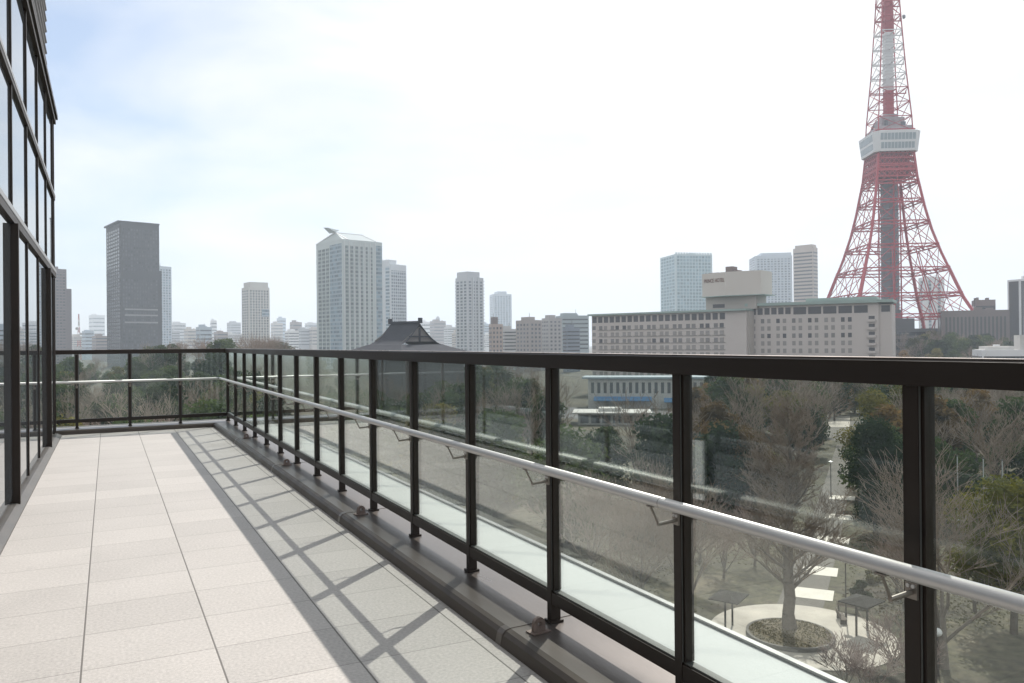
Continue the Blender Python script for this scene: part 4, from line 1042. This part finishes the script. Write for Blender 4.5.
for j, z in enumerate(rows2):
    m = MB(); rotbox(m, L2-3.6, L2-1.0, -.9, -.07, z-.2, z+.75); m.build('balcony', m_ho, root)
    m = MB(); rotbox(m, L2-3.3, L2-1.3, -.05, .3, z+.76, z+1.9); m.build('balcony_door', WM[0], root)
m = MB(); rotbox(m, L2+.8, L2+EXT-.6, .52, .9, zt2-3.3, zt2-1.0); m.build('upper_window', WM[0], root)
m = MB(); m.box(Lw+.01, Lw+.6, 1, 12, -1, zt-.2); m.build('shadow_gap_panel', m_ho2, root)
# rooftop sign box
sx0 = loc(wing_frame(696, 309, 764.5, 300)[0]).x; sx1 = loc(wing_frame(696, 309, 764.5, 300)[1]).x
zb0 = at_depth(730, 295.5, 305).z-GZ; zb1 = at_depth(730, 272, 305).z-GZ
a = MB(); a.box(sx0+1, sx1-2, 4, 13, zt+.76, zb0-.3); a.build('rooftop_storey', m_ho2, root)
a = MB(); a.box(sx0+4, sx0+9, 3.9, 4.5, zt+1.6, zt+3); a.build('upper_window', WM[0], root)
a = MB()
xm = sx0+(sx1-sx0)*.46
a.v += [(sx0, 3, zb0), (xm, .8, zb0), (sx1, 3.6, zb0), (sx1, 14, zb0), (sx0, 14, zb0), (sx0, 3, zb1), (xm, .8, zb1), (sx1, 3.6, zb1), (sx1, 14, zb1), (sx0, 14, zb1)]
a.f += [(0, 1, 6, 5), (1, 2, 7, 6), (2, 3, 8, 7), (3, 4, 9, 8), (4, 0, 5, 9), (5, 6, 7, 8, 9), (4, 3, 2, 1, 0)]; a.m += [0]*7
a.build('sign_box', wm('sign_box_cream', (.52, .485, .45), .03), root)
a = MB(); a.v = [(x-(.5 if i in (0, 4) else 0), y-.5, z) for i, (x, y, z) in enumerate([(sx0, 3, zb0-.3), (xm, .8, zb0-.3), (sx1+1.5, 3.6, zb0-.3), (sx1+1.5, 14, zb0-.3), (sx0, 14, zb0-.3), (sx0, 3, zb0-.01), (xm, .8, zb0-.01), (sx1+1.5, 3.6, zb0-.01), (sx1+1.5, 14, zb0-.01), (sx0, 14, zb0-.01)])]
a.f = [(0, 1, 6, 5), (1, 2, 7, 6), (2, 3, 8, 7), (3, 4, 9, 8), (4, 0, 5, 9), (5, 6, 7, 8, 9), (4, 3, 2, 1, 0)]; a.m = [0]*7; a.build('sign_box_soffit', m_cop, root)
a = MB(); a.box(sx0+.8, sx0+5, 7, 12, zb1+.01, zb1+.6); a.box(xm-2.0, xm+1.0, 5, 9, zb1+.01, zb1+2.4); a.box(xm+1.2, xm+3, 5, 9, zb1+.01, zb1+.9); a.build('rooftop_plant', m_br, root)
cu = bpy.data.curves.new('sign_text', 'FONT'); cu.body = 'PRINCE HOTEL'; cu.size = 2.15; cu.extrude = .06; cu.space_character = 1.04
to = bpy.data.objects.new('sign_text', cu); COL.objects.link(to)
bpy.context.view_layer.update()
me = bpy.data.meshes.new_from_object(to.evaluated_get(bpy.context.evaluated_depsgraph_get())); bpy.data.objects.remove(to)
tx_ = bpy.data.objects.new('sign_lettering', me); COL.objects.link(tx_); me.materials.clear(); me.materials.append(mat('sign_letter_brown', (.16, .075, .05), .5)); tx_.parent = root
xs = [v.co.x for v in me.vertices]; tw_ = max(xs)-min(xs)
Ls = math.hypot(xm-sx0, 2.2); sc_ = (Ls*.86)/tw_
tx_.rotation_euler = (R(90), 0, math.atan2(.8-3, xm-sx0)); tx_.scale = (sc_, 1.0, 1.0)
tx_.location = (sx0+.9, 3-2.2*.9/(xm-sx0)-.09, zb1-3.7)

# ------------------------------------------------------------------ red and white lattice tower
m_tr = mat('tower_red_paint', (.37, .042, .058), .55, 0, .1, .05); m_tw = mat('tower_white_paint', (.62, .63, .64), .55, 0, .06, .05)
m_core = mat('tower_core_cladding', (.14, .145, .165), .6, 0, .1, .06); m_deckglass = mat('deck_glass', (.26, .31, .34), .2)
sc0 = 1.45; tbase = at_depth(891, 364, TWD)
tz0 = gh(tbase.x, tbase.y)
ttop = lambda y: (364-y)/sc0                # height above the tower base for an image row
tower = thing('lattice_tower', 'red and white steel lattice tower with a white observation deck', 'tower', (tbase.x, tbase.y, tbase.z), -YAW-math.atan2((893-512)/F, 1)+R(22))
tower['label'] = 'red and white steel lattice tower with a white observation deck'
prof_t = [(0, 47), (31, 38.2), (44, 32.6), (57, 28.6), (74, 23.4), (90, 19.3), (105, 16.4), (127, 13.0), (143, 11.6), (163, 11.2), (200, 8.4), (235, 6.4), (268, 4.7), (300, 3.5)]
def hw(z):
    for (a_, b_), (c2, d2) in zip(prof_t[:-1], prof_t[1:]):
        if z <= c2: return b_+(d2-b_)*(z-a_)/(c2-a_)
    return prof_t[-1][1]
levels = [0, 16, 31, 44, 52, 60, 68, 76, 84, 92, 100, 108, 116, 124, 132, 143]
major = [31, 45, 62, 78, 94, 109, 122, 132]
up = [158, 168, 178, 188, 198, 208, 218, 228, 238, 248, 258, 268, 278, 290, 300]
dirs = [(-1, -1), (1, -1), (1, 1), (-1, 1)]
def colr(z): return m_tr
for sx_, sy_ in dirs:
    a = MB()
    zz = [0, 8, 16, 24, 31, 38, 44, 50, 57, 65, 74, 82, 90, 98, 105, 116, 127, 143]
    for z0, z1 in zip(zz[:-1], zz[1:]):
        w0, w1 = hw(z0), hw(z1); th = 1.7 if z0 < 60 else 1.35
        a.bar((sx_*w0, sy_*w0, z0), (sx_*w1, sy_*w1, z1), th)
    a.build('leg', m_tr, tower)
    a = MB(); 
    for z0, z1 in zip(up[:-1], up[1:]): a.bar((sx_*hw(z0), sy_*hw(z0), z0), (sx_*hw(z1), sy_*hw(z1), z1), .62)
    a.build('upper_leg', m_tr, tower)
for z in major:
    a = MB(); w_ = hw(z)
    for i in range(4):
        p, q = dirs[i], dirs[(i+1) % 4]
        for dz in (0, 2.2): a.bar((p[0]*w_, p[1]*w_, z+dz), (q[0]*w_, q[1]*w_, z+dz), .75)
        n = max(4, int(w_/3))
        for j in range(n):
            f0, f1 = j/n, (j+1)/n; P = lambda f, zz_: (p[0]*w_*(1-f)+q[0]*w_*f, p[1]*w_*(1-f)+q[1]*w_*f, zz_)
            a.bar(P(f0, z), P(f1, z+2.2), .35)
    a.build('girder', m_tr, tower)
zz = [14]+major
for z0, z1 in zip(zz[:-1], zz[1:]):
    for i in range(4):
        a = MB(); p, q = dirs[i], dirs[(i+1) % 4]; w0, w1 = hw(z0), hw(z1)
        n = 2 if z0 >= 78 else 3
        P = lambda f, w_, z_: Vector((p[0]*w_*(1-f)+q[0]*w_*f, p[1]*w_*(1-f)+q[1]*w_*f, z_))
        if z0 < 31:     # open arch bottom: only bracing near the legs
            for f0 in (0, 1):
                g_ = .26 if f0 == 0 else .74
                a.bar(P(f0, w0, z0), P(g_, w1, z1), .6); a.bar(P(g_, w1, z1), P(.12 if f0 == 0 else .88, w0, z0), .6)
        else:
            for j in range(n):
                f0, f1 = j/n, (j+1)/n
                a.bar(P(f0, w0, z0), P(f1, w1, z1), .36); a.bar(P(f1, w0, z0), P(f0, w1, z1), .36)
                if j: a.bar(P(f0, w0, z0), P(f0, w1, z1), .45)
        a.build('bracing', m_tr, tower)
for j, (z0, z1) in enumerate(zip(up[:-1], up[1:])):
    a = MB(); w0, w1 = hw(z0), hw(z1); white = j in (3, 4, 5, 6)
    for i in range(4):
        p, q = dirs[i], dirs[(i+1) % 4]
        a.bar((p[0]*w0, p[1]*w0, z0), (q[0]*w1, q[1]*w1, z1), .32); a.bar((q[0]*w0, q[1]*w0, z0), (p[0]*w1, p[1]*w1, z1), .32); a.bar((p[0]*w1, p[1]*w1, z1), (q[0]*w1, q[1]*w1, z1), .5)
    a.build('bracing', m_tw if white else m_tr, tower)
    a = MB(); cw = 2.6 if z0 < 240 else 2.1
    a.box(-cw, cw, -cw, cw, z0+.005, z1-.005)
    for k_ in range(4): a.box(-cw-.35, cw+.35, -cw-.35, cw+.35, z0+1+2.2*k_, z0+1.5+2.2*k_)
    a.build('shaft', m_tw if white else m_tr, tower)
    if 2 <= j <= 8:
        a = MB(); zz_ = z1-2; e = w1+2.6
        a.box(-e, e, -.5, .5, zz_, zz_+.5); a.box(-.5, .5, -e, e, zz_-.55, zz_-.05); a.box(-e, -e+.5, -.25, .25, zz_+.5, zz_+2.5); a.box(e-.5, e, -.25, .25, zz_+.5, zz_+2.2); a.build('antenna_arm', m_tw if white else m_tr, tower)
for z, sx_, sy_ in ((283, -1, -1), (288, 1, -1), (252, 1, -1), (236, 1, -1), (276, -1, 1)):
    a = MB(); w_ = hw(z)+1.0; a.tube((sx_*w_, sy_*w_, z), (sx_*(w_+.8), sy_*(w_+.8), z), 1.5, 1.2, n=10); a.build('dish', m_core, tower)
# lift core below the deck
a = MB(); a.tube((0, 0, -4), (0, 0, 131), 5.8, 5.5, n=8); a.build('core_shaft', m_core, tower)
a = MB()
for i in range(22): a.tube((0, 0, 4+6*i), (0, 0, 4.5+6*i), 6.1, n=8)
a.build('core_ring', mat('core_ring_grey', (.22, .22, .24), .6), tower)
for k_ in range(4):
    a = MB(); c2, s2 = math.cos(k_*math.pi/2), math.sin(k_*math.pi/2)
    a.bar((c2*7.6, s2*7.6, 0), (c2*7.2, s2*7.2, 128), .7)
    for i in range(26): a.bar((c2*7.6, s2*7.6, 2+4.8*i), (-s2*7.6, c2*7.6, 6.4+4.8*i), .28)
    a.build('core_brace', m_tr, tower)
# red machine floors below the deck, the white deck, its windows
a = MB(); a.box(-9.6, 9.6, -9.6, 9.6, 127, 143.5)
a.build('underdeck', mat('underdeck_red', (.20, .022, .035), .6, 0, .25, .25), tower)
a = MB()
for z in (127, 131.2, 135.4, 139.6, 142.9):
    for i in range(4):
        p, q = dirs[i], dirs[(i+1) % 4]; w_ = hw(z); a.bar((p[0]*w_, p[1]*w_, z), (q[0]*w_, q[1]*w_, z), .8)
        for j in range(8):
            f0, f1 = j/8, (j+1)/8
            if z < 142: a.bar((p[0]*w_*(1-f0)+q[0]*w_*f0, p[1]*w_*(1-f0)+q[1]*w_*f0, z), (p[0]*w_*(1-f1)+q[0]*w_*f1, p[1]*w_*(1-f1)+q[1]*w_*f1, z+4.0), .38); a.bar((p[0]*w_*(1-f1)+q[0]*w_*f1, p[1]*w_*(1-f1)+q[1]*w_*f1, z), (p[0]*w_*(1-f0)+q[0]*w_*f0, p[1]*w_*(1-f0)+q[1]*w_*f0, z+4.0), .38)
a.build('underdeck_lattice', m_tr, tower)
a = MB(); ch = 3.2
def octo(w_, z): return [(-w_+ch, -w_, z), (w_-ch, -w_, z), (w_, -w_+ch, z), (w_, w_-ch, z), (w_-ch, w_, z), (-w_+ch, w_, z), (-w_, w_-ch, z), (-w_, -w_+ch, z)]
def frust(mb, w0, z0, w1, z1):
    n = len(mb.v); mb.v += octo(w0, z0)+octo(w1, z1)
    for i in range(8): j = (i+1) % 8; mb.f.append((n+i, n+j, n+8+j, n+8+i)); mb.m.append(0)
    mb.f.append(tuple(n+i for i in reversed(range(8)))); mb.f.append(tuple(n+8+i for i in range(8))); mb.m += [0, 0]
frust(a, 14.4, 143.6, 15.7, 157.0); frust(a, 14.6, 157.01, 13.8, 157.8)
a.build('observation_deck', m_tw, tower)
def dk(z): return 14.4+(15.7-14.4)*(z-143.6)/(157.0-143.6)
for z0, z1 in ((145.3, 149.4), (151.0, 155.4)):
    for i in range(4):
        a = MB(); n = 10; ca, sa = math.cos(i*math.pi/2), math.sin(i*math.pi/2)
        for j in range(n):
            x0 = -dk(z0)+ch+.3+(2*(dk(z0)-ch)-.6)*(j+.07)/n; x1 = -dk(z0)+ch+.3+(2*(dk(z0)-ch)-.6)*(j+.93)/n
            a.face([(x*ca-y*sa, x*sa+y*ca, z) for x, y, z in ((x0, -dk(z0)-.06, z0), (x1, -dk(z0)-.06, z0), (x1, -dk(z1)-.06, z1), (x0, -dk(z1)-.06, z1))])
        a.build('deck_window', m_deckglass, tower)
a = MB(); a.box(-11, 11, -11, 11, 158.31, 161.5); a.box(-7.5, 7.5, -7.5, 7.5, 161.51, 168); a.box(-4.6, 4.6, -4.6, 4.6, 168.01, 171); a.build('deck_roof_plant', mat('roof_plant_grey', (.34, .31, .33), .6, 0, .3, .3), tower)
a = MB(); a.box(-12.5, 12.5, -12.5, 12.5, 158.305, 159.0); a.build('deck_roof_rail', m_tr, tower)
rgt = random.Random(8)
for i in range(14):
    a = MB(); x, y = rgt.uniform(-10, 7), rgt.uniform(-10, 7); a.box(x, x+rgt.uniform(1, 4), y, y+rgt.uniform(1, 4), 161.51, 161.5+rgt.uniform(1, 4.5)); a.build('antenna_box', m_core, tower)
# building under the tower
fb = thing('tower_base_building', 'dark grey building block standing under the lattice tower legs', 'building', tbase, tower.rotation_euler.z)
m_fb = mat('base_building_grey', (.10, .10, .105), .7, 0, .15, .1)
a = MB(); a.box(-24, 24, -20, 24, -4, 24); a.build('wall', m_fb, fb)
a = MB(); a.box(-15, 10, -14, 14, 24.01, 31); a.box(-10, 2, -12, 10, 31.01, 37); a.build('rooftop_plant', m_fb, fb)
for i in range(5): a = MB(); a.box(-22.5, 22.5, -20.2, -19.8, 1+4.6*i, 3.4+4.6*i); a.build('window_band', m_dkglass, fb)

# ------------------------------------------------------------------ haze
hz = MB(); hz.box(-5000, 5000, -5000, 5000, GZ-1.2, 330)
m_hz = bpy.data.materials.new('haze_air'); m_hz.use_nodes = True; t = m_hz.node_tree; t.nodes.clear()
o = t.nodes.new('ShaderNodeOutputMaterial'); v = t.nodes.new('ShaderNodeVolumePrincipled')
v.inputs['Color'].default_value = (.76, .86, .98, 1); v.inputs['Density'].default_value = HAZE_DENSITY; v.inputs['Anisotropy'].default_value = .1
t.links.new(v.outputs[0], o.inputs['Volume'])
tag(hz.build('haze', m_hz), kind='stuff')
